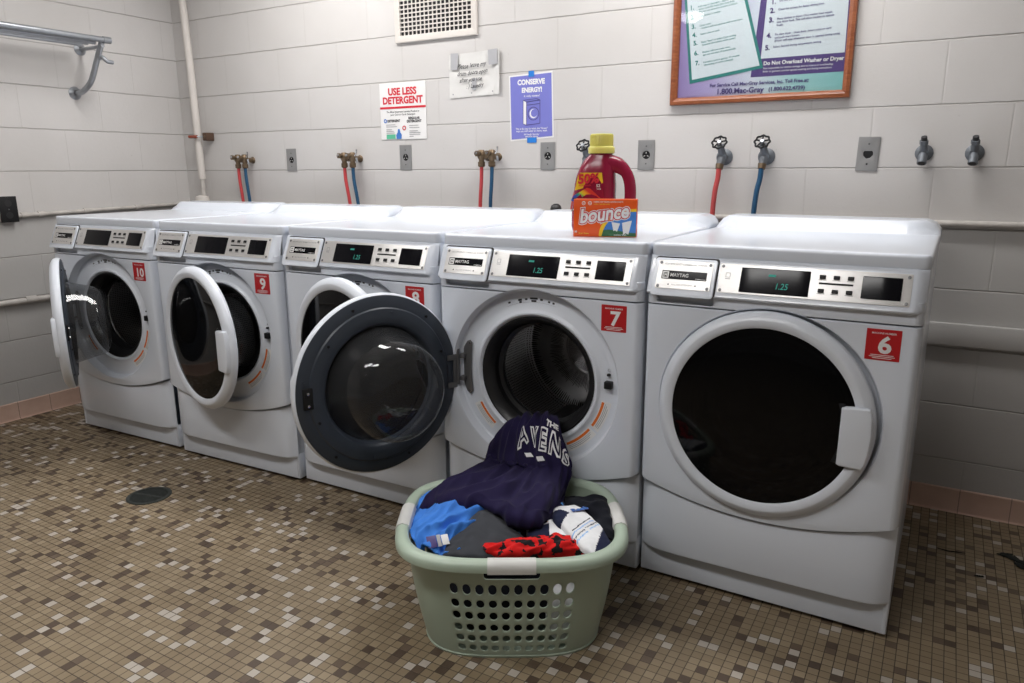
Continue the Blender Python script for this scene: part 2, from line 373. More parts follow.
CHAR=[[[2.418,-0.435,0.265],[2.438,-0.402,0.285],[2.468,-0.372,0.3],[2.506,-0.361,0.29],[2.552,-0.36,0.26]],[[2.443,-0.495,0.27],[2.472,-0.472,0.29],[2.504,-0.424,0.305],[2.549,-0.408,0.295],[2.594,-0.38,0.265]],[[2.461,-0.539,0.27],[2.5,-0.519,0.285],[2.54,-0.482,0.295],[2.58,-0.45,0.285],[2.624,-0.401,0.26]],[[2.472,-0.569,0.262],[2.522,-0.557,0.27],[2.575,-0.537,0.275],[2.615,-0.498,0.27],[2.642,-0.424,0.25]],[[2.456,-0.546,0.235],[2.506,-0.533,0.24],[2.557,-0.51,0.24],[2.605,-0.482,0.24],[2.645,-0.428,0.23]]]
RED=[[[2.553,-0.513,0.285],[2.611,-0.472,0.292],[2.656,-0.396,0.28],[2.692,-0.374,0.285],[2.733,-0.364,0.28]],[[2.571,-0.531,0.29],[2.631,-0.496,0.298],[2.676,-0.432,0.285],[2.718,-0.405,0.292],[2.763,-0.381,0.282]],[[2.581,-0.529,0.278],[2.644,-0.508,0.288],[2.686,-0.451,0.275],[2.735,-0.416,0.28],[2.791,-0.381,0.27]],[[2.573,-0.478,0.24],[2.622,-0.461,0.24],[2.675,-0.431,0.24],[2.731,-0.394,0.24],[2.788,-0.361,0.24]]]
BLACK=[[[2.559,-0.11,0.25],[2.623,-0.148,0.28],[2.678,-0.165,0.3],[2.712,-0.138,0.3],[2.74,-0.115,0.26]],[[2.595,-0.168,0.26],[2.649,-0.19,0.285],[2.71,-0.203,0.305],[2.747,-0.192,0.3],[2.771,-0.169,0.26]],[[2.634,-0.235,0.255],[2.678,-0.231,0.27],[2.732,-0.237,0.28],[2.779,-0.246,0.29],[2.802,-0.238,0.26]],[[2.685,-0.306,0.24],[2.723,-0.293,0.25],[2.767,-0.289,0.26],[2.805,-0.291,0.265],[2.817,-0.28,0.24]]]
PATT=[[[2.433,-0.28,0.262],[2.485,-0.284,0.27],[2.534,-0.256,0.27],[2.578,-0.218,0.28],[2.61,-0.174,0.285]],[[2.467,-0.325,0.265],[2.522,-0.331,0.275],[2.577,-0.316,0.27],[2.606,-0.253,0.28],[2.632,-0.199,0.285]],[[2.505,-0.361,0.26],[2.551,-0.359,0.265],[2.6,-0.346,0.26],[2.633,-0.293,0.262],[2.652,-0.22,0.265]],[[2.529,-0.369,0.24],[2.57,-0.358,0.24],[2.608,-0.349,0.24],[2.649,-0.313,0.24],[2.672,-0.248,0.24]]]
PLUG=[2.041,0.9,1.052]
SHIRTTAG=[2.45,-0.548,0.285]

# ------------------------------------------------------------------ the room
YW, XL, XR, YB, ZC = .9865, -.4443, 5.2, -7.2, 2.55
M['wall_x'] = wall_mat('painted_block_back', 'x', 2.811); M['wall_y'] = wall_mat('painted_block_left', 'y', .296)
floor = struct(MB().box((XL - .1, YB - .1, -.08), (XR + .1, YW + .1, 0), floor_mat()).build('floor'))
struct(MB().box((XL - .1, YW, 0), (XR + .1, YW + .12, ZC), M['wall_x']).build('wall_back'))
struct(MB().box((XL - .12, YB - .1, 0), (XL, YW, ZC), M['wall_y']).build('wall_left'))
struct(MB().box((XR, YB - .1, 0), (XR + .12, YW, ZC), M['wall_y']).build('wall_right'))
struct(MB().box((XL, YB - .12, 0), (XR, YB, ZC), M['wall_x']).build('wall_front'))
struct(MB().box((XL - .12, YB - .12, ZC), (XR + .12, YW + .12, ZC + .08), M['ceiling']).build('ceiling'))
CH = .0864
prof = [(0, CH), (.006, CH), (.009, CH - .003), (.009, .012), (.012, .004), (.018, .0005), (.018, 0)]
struct(MB().grid([[(x, YW - d, z) for d, z in prof] for x in (XL, XR)], cove_mat('cove_tile_back', 'x', 3.624), smooth=False).build('baseboard_back'))
struct(MB().grid([[(XL + d, y, z) for d, z in prof] for y in (YB, YW - .0)], cove_mat('cove_tile_left', 'y', .03), smooth=False).build('baseboard_left'))
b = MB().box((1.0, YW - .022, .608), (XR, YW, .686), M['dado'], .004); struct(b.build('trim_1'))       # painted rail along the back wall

# ------------------------------------------------------------------ washers
W_, BC, BR = .684, (.338, .567), .285
HX, HY, DR, DOFF, DT = .056, .015, .277, .276, .037
def cons_y(z): return .025 - (.965 - z) * .43
def on_console(d=0.):
    return lambda v: (v.x, cons_y(v.y) - d - v.z, v.y)

ZK = .982
def front_fit(o, b=None):   # settles the height of the front parts
    b = 1.209 * (1 - ZK) if b is None else b
    def fit_(q, k, d):
        q.data.transform(Matrix(((1, 0, 0, 0), (0, 1, 0, 0), (0, 0, k, d), (0, 0, 0, 1))))
        for c in q.children: fit_(c, k, d)
    if o.location.z: o.location.z = .571; fit_(o, 1.012, 0.)      # the door hangs on its own origin
    else: fit_(o, ZK, b)

def make_washer():
    root = thing('washing_machine', '', 'washing machine', (0, 0, 0))
    E, D = M['enamel'], M['dark']
    # body shell, hollow behind the door
    b = MB()
    x0, x1, y0, y1, z0, z1 = .003, W_ - .003, .040, .836, .012, .978
    b.box((x0, y0, z0 + .002), (x0 + .012, y1, z1), E, .003); b.box((x1 - .012, y0, z0 + .002), (x1, y1, z1), E, .003)
    b.box((x0, y1 - .012, z0 + .002), (x1, y1, z1), E, .002); b.box((x0 + .01, y0 + .02, z1 - .012), (x1 - .01, y1 - .01, z1 - .004), E)
    b.box((x0 + .01, y0 + .02, z0 + .03), (x1 - .01, y1 - .01, z0 + .04), D)
    cab = b.build('cabinet', root)
    for fx in (.05, W_ - .05):
        for fy in (.12, .78): MB().lathe([(0, 0), (.022, 0), (.022, .006), (.010, .010), (.010, .05), (0, .05)], M['rubber'], Matrix.Translation((fx, fy, 0)), 16).build('levelling_foot', root)
    MB().box((.002, .041, .013), (W_ - .002, .095, .118), E, .004).build('kick_plate', root)
    # lower access panel: arched top edge, slightly bowed front
    arc = lambda x: .2515 + .0635 * ((x - .343) / .343) ** 2
    nx = 44; xs = [.342 + .339 * (1 if i > nx / 2 else -1) * (1 - (1 - abs(2 * i / nx - 1)) ** 1.6) for i in range(nx + 1)]
    bow = lambda x, z: .032 * min(1, abs((x - .342) / .340)) ** 12 - .002 * (1 - ((x - .342) / .342) ** 2)
    def sheet(zlo, zhi, holes=None): ...
    rows = []
    for t in (0, .02, .06, .5, .94, .98, 1):
        rr = []
        for i, x in enumerate(xs):
            za, zb = .080, arc(x) - .0022
            z = za + (zb - za) * t
            e = min(t, 1 - t); y = bow(x, z) + (.008 if e == 0 else .002 if e < .03 else 0)
            ex = min(x - .003, W_ - .003 - x); y += .010
            rr.append((x, y, z))
        rows.append(rr)
    lp = MB(); lp.grid(rows, E)
    for s in (0, -1): lp.grid([[r[s] for r in rows], [(r[s][0], .060, r[s][2]) for r in rows]], E, smooth=False)
    lp.grid([rows[-1], [(p[0], .060, p[2]) for p in rows[-1]]], E, smooth=False); lp.grid([rows[0], [(p[0], .060, p[2]) for p in rows[0]]], E, smooth=False)
    lp.build('lower_panel', root)
    # front panel with the round recess
    zt = .8365; dz = zt - BC[1]; a_ = math.asin(dz / BR)
    EX = .019
    P = [(EX, arc(EX) + .0022)] + [(x, arc(x) + .0022) for x in xs if EX + .004 < x < W_ - EX - .004] + [(W_ - EX, arc(W_ - EX) + .0022)]
    P += [(W_ - EX, zt)] + circle(BC[0], BC[1], BR, 96, a_, -pi - a_, True) + [(EX, zt)]
    def edge_strips(mb, zlo, zhi):
        for sd in (0, 1):
            V = []
            for k in range(9):
                a = k / 8 * pi / 2; x = EX + .0005 - (EX - .0015) * sin(a); y = .034 * (1 - cos(a)); x = x if sd == 0 else W_ - x
                lo_, hi_ = zlo(x), zhi; V.append([(x, y + .003, lo_), (x, y + .0005, lo_ + .0012), (x, y, lo_ + .003), (x, y, hi_ - .003), (x, y + .0005, hi_ - .0012), (x, y + .003, hi_), (x, .045, hi_)])
            mb.grid(V, E)
        return mb
    edge_strips(MB().plate([P], .022, E, .0015, on_wall(.022)), lambda x: arc(x) + .0022, zt).build('front_panel', root)
    # control fascia band with notch and finger pocket
    zb = .8405; a2 = math.asin((zb - BC[1]) / BR)
    P = [(EX, .897), (EX, zb)] + circle(BC[0], BC[1], BR, 24, pi - a2, a2, True) + [(W_ - EX, zb), (W_ - EX, .897)]
    edge_strips(MB().plate([P, rrect(.034, .8455, .190, .880, .007)], .022, E, .0015, on_wall(.022)), lambda x: zb, .897).build('fascia', root)
    pk = MB(); pk.box((.030, .016, .842), (.194, .030, .884), M['enamel'], .003); pk.box((.052, .012, .862), (.066, .018, .868), D)
    pk.build('finger_recess', root)
    # protruding console wedge
    prof = [(.050, .973), (.032, .972), (cons_y(.965) + .002, .9685), (cons_y(.963), .963), (cons_y(.93), .93), (cons_y(.886), .886), (cons_y(.881) , .880), (-.0135, .875), (-.011, .8705), (-.003, .8675), (.012, .8655), (.050, .8655)]
    def gx(x):
        a = min(1, x / .012) if x < .3 else min(1, (W_ - x) / .030)
        return sin(max(0, a) * pi / 2) ** .8 if a > 0 else 0
    xx = [.0025, .004, .006, .009, .014, .1, .2, .4, .6, .652, .658, .664, .669, .673, .677, .680, W_ - .0025]
    rows = [[(x, .050 + (y - .050) * (.36 + .64 * gx(x if x > .003 else 0)), z) for y, z in prof] for x in xx]
    MB().grid(rows, E).build('control_console', root)
    # detergent drawer
    g = MB().plate([rrect(.0205, .8690, .1965, .9700, .008)], .0012, D, 0, on_console(.0))
    dr = g.plate([rrect(.0215, .8675, .1925, .9665, .008)], .0065, E, .002, on_console(.0004)).build('detergent_drawer', root)
    pl = MB().plate([rrect(.033, .887, .183, .9615, .002)], .0015, M['steel'], .0004, on_console(.0068))
    pl.plate([rrect(.047, .9125, .170, .9345, .001)], .0006, M['black_gloss'], 0, on_console(.0082))
    pl.plate([rrect(.049, .9145, .0665, .9325, .002)], .0006, M['white'], 0, on_console(.0087)); pl.plate([rrect(.0525, .918, .063, .929, .001)], .0004, M['black_gloss'], 0, on_console(.0092))
    pl.text('M', .012, M['white'], lambda v: on_console(.0098)(Vector((v.x + .0535, v.y + .9195, 0))))
    pl.text('MAYTAG', .0125, M['white'], lambda v: on_console(.0092)(Vector((v.x + .0705, v.y + .9195, 0))))
    pl.text('COMMERCIAL', .0045, M['white'], lambda v: on_console(.0092)(Vector((v.x + .140, v.y + .9145, 0))))
    pl.text('HIGH EFFICIENCY COMMERCIAL WASHER', .0062, M['grey_print'], lambda v: on_console(.0085)(Vector((v.x + .050, v.y + .9495, 0))))
    pl.text('PULL FOR DETERGENT', .0055, M['grey_print'], lambda v: on_console(.0085)(Vector((v.x + .078, v.y + .8965, 0))))
    for x in (.069, .143): pl.plate([circle(x, .8985, .0022, 8)], .0003, M['dark'], 0, on_console(.0085))
    pl.build('badge_plate', dr)
    for x, z in ((.0405, .9545), (.0405, .8935), (.1755, .9545), (.1755, .8935)): MB().plate([circle(x, z, .0042, 14)], .0014, M['cast'], .0004, on_console(.0083)).build('screw', dr)
    # control plate
    cp = MB().plate([rrect(.200, .8865, .649, .9605, .0025)], .0016, M['steel'], .0004, on_console(.0)).build('control_plate', root)
    MB().plate([rrect(.217, .926, .229, .938, .001), rrect(.2182, .9272, .2278, .9368, .0006)], .0003, M['grey_print'], 0, on_console(.0017)).build('lock_icon', cp)
    MB().plate([rrect(.2165, .9215, .2295, .9235, .0005)], .0003, M['grey_print'], 0, on_console(.0017)).build('icon_caption', cp)
    for x in (.453, .485, .517):
        for z in (.9345, .9015): MB().plate([rrect(x - .009, z, x + .009, z + .0016, .0005)], .0003, M['grey_print'], 0, on_console(.0017)).build('button_caption', cp)
    q = MB().plate([rrect(.256, .892, .425, .9535, .002)], .0015, M['black_gloss'], .0004, on_console(.0016)); disp = q.build('display_window', cp)
    MB().plate([rrect(.543, .8985, .629, .9505, .002)], .0015, M['black_gloss'], .0004, on_console(.0016)).build('card_window', cp)
    MB().plate([rrect(.446, .9245, .524, .9290, .0008)], .0006, M['black'], 0, on_console(.0016)).build('legend_bar', cp)
    for x in (.453, .485, .517):
        for z in (.9425, .9095): MB().plate([rrect(x - .0072, z - .0045, x + .0072, z + .0045, .0012)], .003, M['black'], .0008, on_console(.0016)).build('button', cp)
    for x, z in ((.2075, .9535), (.2075, .8935), (.6415, .9535), (.6415, .8935)): MB().plate([circle(x, z, .004, 14)], .0014, M['cast'], .0004, on_console(.0016)).build('screw', cp)
    # top lid with the raised back
    LX0, LX1, LY0, LY1 = 0., W_, .031, .821
    def dens(a, b, n, e=.018):
        L = [a + e * (1 - cos(pi / 2 * i / 5)) for i in range(6)]; K = list(L); L += [a + e + (b - a - 2 * e) * i / n for i in range(1, n)]
        return L + [b - (l - a) for l in reversed(K)]
    gxs = dens(LX0, LX1, 26); gys = dens(LY0, LY1, 40)
    def sst(a, b, t): t = max(0, min(1, (t - a) / (b - a))); return t * t * (3 - 2 * t)
    RC = .02
    def plan(x, y):
        cx = LX0 + RC if x < LX0 + RC else LX1 - RC if x > LX1 - RC else None
        cy = LY0 + RC if y < LY0 + RC else LY1 - RC if y > LY1 - RC else None
        if cx is None or cy is None: return x, y
        u, v = (x - cx) / RC, (y - cy) / RC
        return cx + RC * u * sqrt(1 - v * v / 2), cy + RC * v * sqrt(1 - u * u / 2)
    def top(x, y):
        ex = min(x - LX0, LX1 - x); d = min(ex, y - LY0, LY1 - y); r = .008
        h = 1.0095 + .0015 * sst(0, .03, d)
        bend = .608 + .05 * (1 - sst(.0, .07, ex))
        h += .040 * sst(bend, bend + .050, y) * (sst(-.012, .034, ex) * .85 + .15)
        if d < r: h -= r - sqrt(max(0, r * r - (r - d) ** 2))
        return h
    rows = [[(*plan(x, y), top(x, y)) for x in gxs] for y in gys]
    lid = MB().grid(rows, E)
    ring = [rows[0][j] for j in range(len(gxs))] + [rows[i][-1] for i in range(1, len(gys))] + [rows[-1][j] for j in range(len(gxs) - 2, -1, -1)] + [rows[i][0] for i in range(len(gys) - 2, 0, -1)]
    lo = lambda z, ins: [(W_ / 2 + (p[0] - W_ / 2) * (1 - ins), .426 + (p[1] - .426) * (1 - ins), z) for p in ring]
    lid.grid([ring, lo(.980, 0), lo(.9765, .004), lo(.9765, .03)], E, closed_u=True)
    lid.build('lid', root)
    # round recess, gasket, drum  (lathe axis = machine depth)
    AX = Matrix.Translation((BC[0], 0, BC[1])) @ Matrix(((1, 0, 0, 0), (0, 0, 1, 0), (0, 1, 0, 0), (0, 0, 0, 1)))
    bz = MB().lathe([(.2855, .002), (.282, .006), (.2795, .030), (.275, .034), (.218, .035), (.214, .032), (.208, .027), (.203, .027), (.197, .032), (.194, .040), (.194, .07)], M['white_plastic'], AX, 96)
    bez = bz.build('door_recess', root)
    MB().lathe([(.1945, .034), (.190, .0335), (.184, .038), (.172, .05), (.166, .066), (.172, .075), (.170, .095), (.158, .10), (.157, .112), (.172, .12)], M['rubber'], AX, 72).build('gasket', root)
    dm = MB().lathe([(.160, .118), (.175, .121), (.246, .126), (.252, .14), (.252, .43), (.235, .455), (.10, .468), (.085, .455), (0, .450)], M['drum'], AX, 72)
    dm.lathe([(.168, .119), (.1625, .116), (.160, .122)], M['chrome'], AX, 72)
    dmo = dm.build('drum', root)
    for k in range(3):
        a = radians(20 + 120 * k); X = AX @ Matrix.Rotation(a, 4, 'Z')
        bf = MB(); rws = []
        for t in [i / 10 for i in range(11)]:
            y = .135 + .305 * t; hgt = .058 * sin(pi * min(1, .12 + t * 1.05 if t < .5 else (1.12 - t) * 1.05)) ** .6 if 0 < t < 1 else 0.0
            rws.append([(.253 - hgt * cos(b / 8 * pi / 2), .036 * sin(b / 8 * pi / 2) * (1 if hgt else .6), y) for b in range(-8, 9)])
        bf.grid(rws, M['rubber'], X=X); bf.build('drum_paddle', dmo)
    # little prints and labels in the recess
    pr = MB(); onr = lambda h: Matrix.Translation((BC[0], h, BC[1])) @ UP
    def sector(r0, r1, a0, a1, n=14):
        return [(r1 * cos(radians(a0 + (a1 - a0) * i / n)), r1 * sin(radians(a0 + (a1 - a0) * i / n))) for i in range(n + 1)] + [(r0 * cos(radians(a1 + (a0 - a1) * i / n)), r0 * sin(radians(a1 + (a0 - a1) * i / n))) for i in range(n + 1)]
    for a0, a1 in ((-35, -11), (-63, -37), (208, 231)):
        pr = MB()
        pr.plate([sector(.224, .256, a0, a1)], .0008, M['white'], 0, onr(.0345))
        pr.plate([sector(.226, .234, a0 + 1, a1 - 1)], .0004, M['orange'], 0, onr(.0336))
        pr.plate([sector(.238, .2395, a0 + 2, a1 - 2)], .0004, M['grey_print'], 0, onr(.0336)); pr.plate([sector(.243, .2445, a0 + 2, a1 - 3)], .0004, M['grey_print'], 0, onr(.0336)); pr.plate([sector(.248, .2495, a0 + 2, a1 - 5)], .0004, M['grey_print'], 0, onr(.0336))
        pr.build('warning_label', root)
    pr = MB()
    for a, w, r in ((112, 2, .250), (103, 3, .250), (98, 2, .250), (92, 6, .252), (92, 4, .244), (86, 2, .250), (80, 1.6, .248), (76.5, 1.6, .248), (103, 2, .243)):
        pr.plate([sector(r - .0028, r + .0028, a - w / 2, a + w / 2, 4)], .0005, M['black_print'], 0, onr(.0341))
    pr.plate([sector(.240, .2405, 74, 115), ], .0004, M['grey_print'], 0, onr(.0341))
    pr.build('instruction_print', root)
    lt_x = .009
    MB().box((.560 + lt_x, .018, .566), (.584 + lt_x, .040, .589), M['black'], .003).box((.566 + lt_x, .024, .604), (.576 + lt_x, .04, .612), M['black'], .003).lathe([(0, -.004), (.0035, -.003), (.0045, 0)], M['chrome'], Matrix.Translation((.571 + lt_x, .032, .622)) @ Matrix.Rotation(pi / 2, 4, 'X'), 12).build('door_latch', root)
    # hinge: bracket on the recess and the knuckle
    hb = MB().plate([[(.070, .640), (.083, .660), (.094, .664), (.101, .655), (.097, .62), (.095, .572), (.097, .53), (.101, .492), (.092, .480), (.080, .488), (.070, .508), (.068, .52), (.068, .63)]], .004, M['cast'], .001, on_wall(.020))
    for z in (.655, .491): hb.lathe([(0, .003), (.003, .0025), (.004, 0)], M['chrome'], Matrix.Translation((.092, .0165, z)) @ Matrix.Rotation(pi / 2, 4, 'X'), 12)
    hb.box((.062, -.001, .602), (.078, .021, .618), M['cast'], .003).box((.062, -.001, .526), (.078, .021, .542), M['cast'], .003)
    hb.tube([(HX - .004, .004, .512), (HX - .004, .004, .632)], .007, M['cast'])
    hb.v = [Vector((v.x + (.009 if v.x > .0 else 0), v.y + .010, v.z)) for v in hb.v]; hb.build('hinge', root)
    # ---------------- the door, built closed; its origin sits on the hinge axis
    DX = Matrix.Translation((HX + DOFF, HY, BC[1])) @ UP           # h grows towards the viewer
    rim = MB().lathe([(.272, -.001), (.276, .003), (DR, .008), (DR, .018), (.273, .026), (.258, DT - .001), (.254, DT), (.240, DT - .004), (.2355, DT - .007), (.2345, .020)], M['white_plastic'], DX, 120)
    door = rim.build('door', root, (HX, HY, BC[1]))
    off = Matrix.Translation((-HX, -HY, -BC[1])) @ DX
    dome = [(.2355, DT - .009), (.20, DT - .004), (.15, DT - .001), (.08, DT + .001), (0, DT + .002)]
    MB().lathe(dome, M['smoke'], off, 96).build('outer_window', door)
    bp = MB().lathe([(.2712, .010), (.2712, -.0015), (.268, -.0035), (.236, -.0055), (.232, -.010), (.212, -.013), (.192, -.0135), (.186, -.010), (.180, .004), (.177, .016)], M['slate'], off, 96)
    for i in range(12):
        a = 2 * pi * (i + .35) / 12; r = .222 if i % 2 else .250
        bp.lathe([(0, -.0002), (.0042, -.0002), (.0042, .003)], M['black'] if i % 3 else M['slate'], off @ Matrix.Translation((r * cos(a), r * sin(a), -.0145 if r < .236 else -.0075)), 12)
    bpo = bp.build('inner_trim', door)
    MB().lathe([(.179, .004), (.173, -.014), (.166, -.040), (.155, -.085), (.148, -.115), (.140, -.136), (.127, -.149), (.105, -.156), (.06, -.159), (0, -.160)], M['clear'], off, 96).build('glass_bowl', door)
    hd = MB(); hc = DOFF
    # handle block bridging the rim at the opening side (local x from hinge)
    Pn = [(.196, -.084), (.203, -.088), (.254, -.090), (.261, -.078), (.267, -.05), (.2705, 0), (.267, .048), (.261, .064), (.254, .067), (.205, .064), (.197, .060)]
    hd.plate([Pn], .022, M['white_plastic'], .005, Matrix.Translation((DOFF, -DT + .014, 0)) @ UP, True)
    hd.build('door_handle', door)
    MB().plate([rrect(.158, -.085, .206, .070, .006)], .008, M['black'], .002, Matrix.Translation((DOFF, -DT + .012, 0)) @ UP).build('grip_recess', door)
    st = MB().box((DOFF + .222, .0035, -.030), (DOFF + .252, .012, .034), M['black'], .003)
    for z in (-.018, .018): st.lathe([(0, .004), (.004, .003), (.005, 0)], M['chrome'], Matrix.Translation((DOFF + .238, .012, z)) @ Matrix.Rotation(-pi / 2, 4, 'X'), 12)
    st.build('strike_plate', door)
    MB().box((.004, .0045, -.055), (.040, .0115, -.036), M['cast'], .003).box((.004, .0045, .036), (.040, .0115, .055), M['cast'], .003).box((.006, .004, -.040), (.018, .0105, .040), M['cast'], .002).build('hinge_arm', door)
    for c in root.children:
        if c.name.split('.')[0] not in ('cabinet', 'levelling_foot', 'kick_plate', 'lid'): front_fit(c)
    return root

def sticker(root, num):
    s = MB().plate([rrect(.5645, .749, .6405, .8265, .0015)], .0006, M['red'], 0, on_wall(-.0002))
    s.text(num, .058 if len(num) == 1 else .05, M['white'], Matrix.Translation((.6065, -.0012, .768)) @ UP, 'CENTER', 1.05, .03)
    s.text('MACHINE NUMBER', .0062, M['white'], Matrix.Translation((.6025, -.0012, .8145)) @ UP, 'CENTER')
    for k, (w, z) in enumerate(((.05, .7615), (.056, .7575), (.042, .7535))): s.plate([rrect(.6025 - w / 2, z, .6025 + w / 2, z + .0014, .0003)], .0002, M['white'], 0, on_wall(-.001))
    o = s.build('number_sticker', root); front_fit(o); return o
def digits(root):
    cp = [c for c in root.children if c.name.startswith('control_plate')][0]
    d = MB().text('1.25', .021, M['green_led'], lambda v: on_console(.0034)(Vector((v.x * .9 + v.y * .12 + .343, v.y + .905, 0))))
    d.plate([rrect(.325, .9345, .343, .9400, .0005)], .0002, M['green_led'], 0, on_console(.0033))
    o = d.build('display_digits', cp); front_fit(o); return o

proto = make_washer()
MACH = [  # x, y, turn, number, door swing, digits, label
    (-.0390, -.0311, .0325, '10', 33.8, False, 'white front-loading washer with red number 10 sticker, farthest left, door open showing its clear bowl'),
    (.6868, -.0211, .0330, '9', 15.0, False, 'white front-loading washer with red number 9 sticker, black-windowed door ajar'),
    (1.3815, .0184, .0050, '8', 12.5, True, 'white front-loading washer, ajar door mostly hidden behind the swung-open door of number 7'),
    (2.0880, .0071, .0149, '7', 112.8, True, 'white front-loading washer with red number 7 sticker, door swung wide open, clothes hanging from drum'),
    (2.7745, .0336, -.0110, '6', 0.0, True, 'white front-loading washer with red number 6 sticker, door shut, nearest and farthest right')]
for i, (x, y, rz, num, th, dg, lab) in enumerate(MACH):
    m = proto if i == 4 else copy_tree(proto)
    m.location = (x + .036 * sin(rz), y - .036 * cos(rz), 0); m.rotation_euler = (0, 0, rz); m['label'] = lab; m['group'] = 'front-loading washers along the back wall'
    for c in m.children:
        if c.name.split('.')[0] == 'door': c.rotation_euler = (0, 0, -radians(th))
    sticker(m, num)
    MACH[i] = (m, dg)
for m, dg in MACH:
    if dg: digits(m)

# ------------------------------------------------------------------ laundry products on washer 7
bx = thing('dryer_sheet_box', 'orange dryer-sheet box reading bounce, standing in front of the detergent bottle', 'box', (2.6005, .110, 1.0112), radians(17))
BW, BH, BD = .186, .110, .045
c = MB().box((-BW / 2, 0, 0), (BW / 2, BD, BH), M['box_orange'], .0012); c.box((BW / 2 - .0004, .001, .001), (BW / 2 + .0004, BD - .001, BH - .001), M['box_side'])
c.build('carton', bx)
def ell(cx, cy, rx, ry, n=40, a0=0, a1=360): return [(cx + rx * cos(radians(a0 + (a1 - a0) * i / n)), cy + ry * sin(radians(a0 + (a1 - a0) * i / n))) for i in range(n + 1)]
p = MB()
p.plate([[(x, y) for x, y in ell(.09, .004, .108, .078, 40, 90, 180) if y >= .002] + [(-.016, .0015), (.099, .0015), (.099, .083)]], .0002, M['sun'], 0, on_wall(-.0002))
p.plate([[(x, y) for x, y in ell(.094, .004, .100, .070, 40, 90, 180)] + [(.099, .004), (.099, .074)]], .0002, M['sky'], 0, on_wall(-.0005))
p.plate([[(-.009, .002), (.099, .002), (.099, .012), (.07, .014), (.04, .020), (.01, .022), (-.004, .020)]], .0002, M['grass'], 0, on_wall(-.0008))
p.plate([[(.022, .044), (.049, .040), (.040, .016), (.033, .020), (.029, .017)]], .0002, M['white'], 0, on_wall(-.0011))
p.plate([[(.055, .042), (.086, .049), (.076, .008), (.067, .012), (.060, .007)]], .0002, M['white'], 0, on_wall(-.0011))
shear = lambda h: (lambda v: Vector((v.x, -h, v.y + v.x * .09)))
def bounce(h, mat, bold): p.text('bounce', .058, mat, lambda v: Vector((v.x - .080 + v.y * .1, -h, v.y + v.x * .12 + .040)), wx=.9, bold=bold)
bounce(.0014, M['white'], .115); bounce(.0018, M['sign_red'], .078); bounce(.0022, M['white'], .03)
for cx in (-.068, -.048): p.plate([circle(cx, .0985, .0058, 20), circle(cx, .0985, .0042, 20)], .0002, M['white'], 0, on_wall(-.0004)).plate([rrect(cx - .003, .0975, cx + .003, .0995, .0005)], .0002, M['white'], 0, on_wall(-.0004))
p.text('FABRIC SOFTENER & DRYER SHEETS', .0058, M['white'], Matrix.Translation((-.036, -.0006, .1005)) @ UP); p.text('outdoor fresh clean scent', .0048, M['yel_label'], Matrix.Translation((-.036, -.0006, .0945)) @ UP)
p.text('80', .008, M['white'], Matrix.Translation((-.096, -.0006, .012)) @ UP); p.text('dryer sheets', .0065, M['yel_label'], Matrix.Translation((-.083, -.0006, .008)) @ UP); p.text('outdoor fresh', .007, M['white'], Matrix.Translation((.030, -.0014, .0045)) @ UP)
p.v = [Vector((v.x * .93, v.y, v.z)) for v in p.v]; p.build('printed_front', bx)

bt = thing('detergent_bottle', 'maroon detergent jug with yellow cap and handle, behind the orange box', 'bottle', (2.524, .252, 1.0115), radians(12))
bt.scale = (1.03, 1.03, 1.03)
def body_ring(z, xl, xr, dy, n=40):
    cx, rx = (xl + xr) / 2, (xr - xl) / 2; out = []
    for i in range(n):
        a = 2 * pi * i / n; c_, s_ = cos(a), sin(a)
        out.append((cx + rx * abs(c_) ** .75 * (1 if c_ > 0 else -1), dy * abs(s_) ** .75 * (1 if s_ > 0 else -1), z))
    return out
B = MB()
prf = [(.0, -.078, .078, .040), (.004, -.086, .088, .046), (.05, -.090, .045, .048), (.10, -.083, .046, .048), (.145, -.079, .046, .047), (.170, -.074, .044, .046), (.195, -.064, .042, .042), (.215, -.052, .034, .036), (.228, -.040, .034, .031), (.236, -.033, .033, .029), (.245, -.031, .031, .029)]
# lower block spans the full width, the upper block leaves room for the handle loop
rg = [body_ring(0, -.078, .086, .036)] + [body_ring(z, -.088 + .004 * (z < .01), .100 - .004 * (z < .01), .047) for z in (.006, .02, .04, .056)]
rg += [body_ring(.068, -.087, .084, .048), body_ring(.076, -.086, .056, .048)] + [body_ring(z, a, b_, d) for z, a, b_, d in prf[3:]]
B.grid(rg, M['maroon'], closed_u=True)
hp = smooth_path([(.022, 0, .206), (.052, 0, .200), (.076, 0, .180), (.088, 0, .150), (.091, 0, .110), (.088, 0, .075), (.080, 0, .05)], 8)
V2 = []
for i, q in enumerate(hp):
    t = (hp[min(i + 1, len(hp) - 1)] - hp[max(i - 1, 0)]).normalized(); w = Vector((0, 1, 0)); u = t.cross(w)
    ru = .0175 + .012 * max(0, 1 - i / 16); rv = .019 + .012 * max(0, 1 - i / 12)
    V2.append([q + u * ru * cos(2 * pi * k / 20) + w * rv * sin(2 * pi * k / 20) for k in range(20)])
B.grid(V2, M['maroon'], closed_u=True)
B.build('jug', bt)
cap = MB().lathe([(.0385, .236), (.0395, .238), (.0395, .252), (.038, .255), (.0345, .257), (.034, .290), (.032, .293), (0, .293)], M['yellow'], None, 48)
for i in range(36):
    a = 2 * pi * i / 36; cap.box((-.0012, -.0352, .259), (.0012, -.0335, .289), M['yellow'], 0, Matrix.Rotation(a, 4, 'Z'))
cap.build('cap', bt)
def on_jug(h):   # wraps prints on the curved front of the jug
    def f(v):
        u = max(-1, min(1, (v.x + .028) / .060)); y = -.0485 * (max(0, 1 - abs(u) ** 2.67)) ** .375 if abs(u) < .999 else 0
        return Vector((v.x, -.0487 - h + .010 * abs(u) ** 3, v.y))
    return f
L = MB()
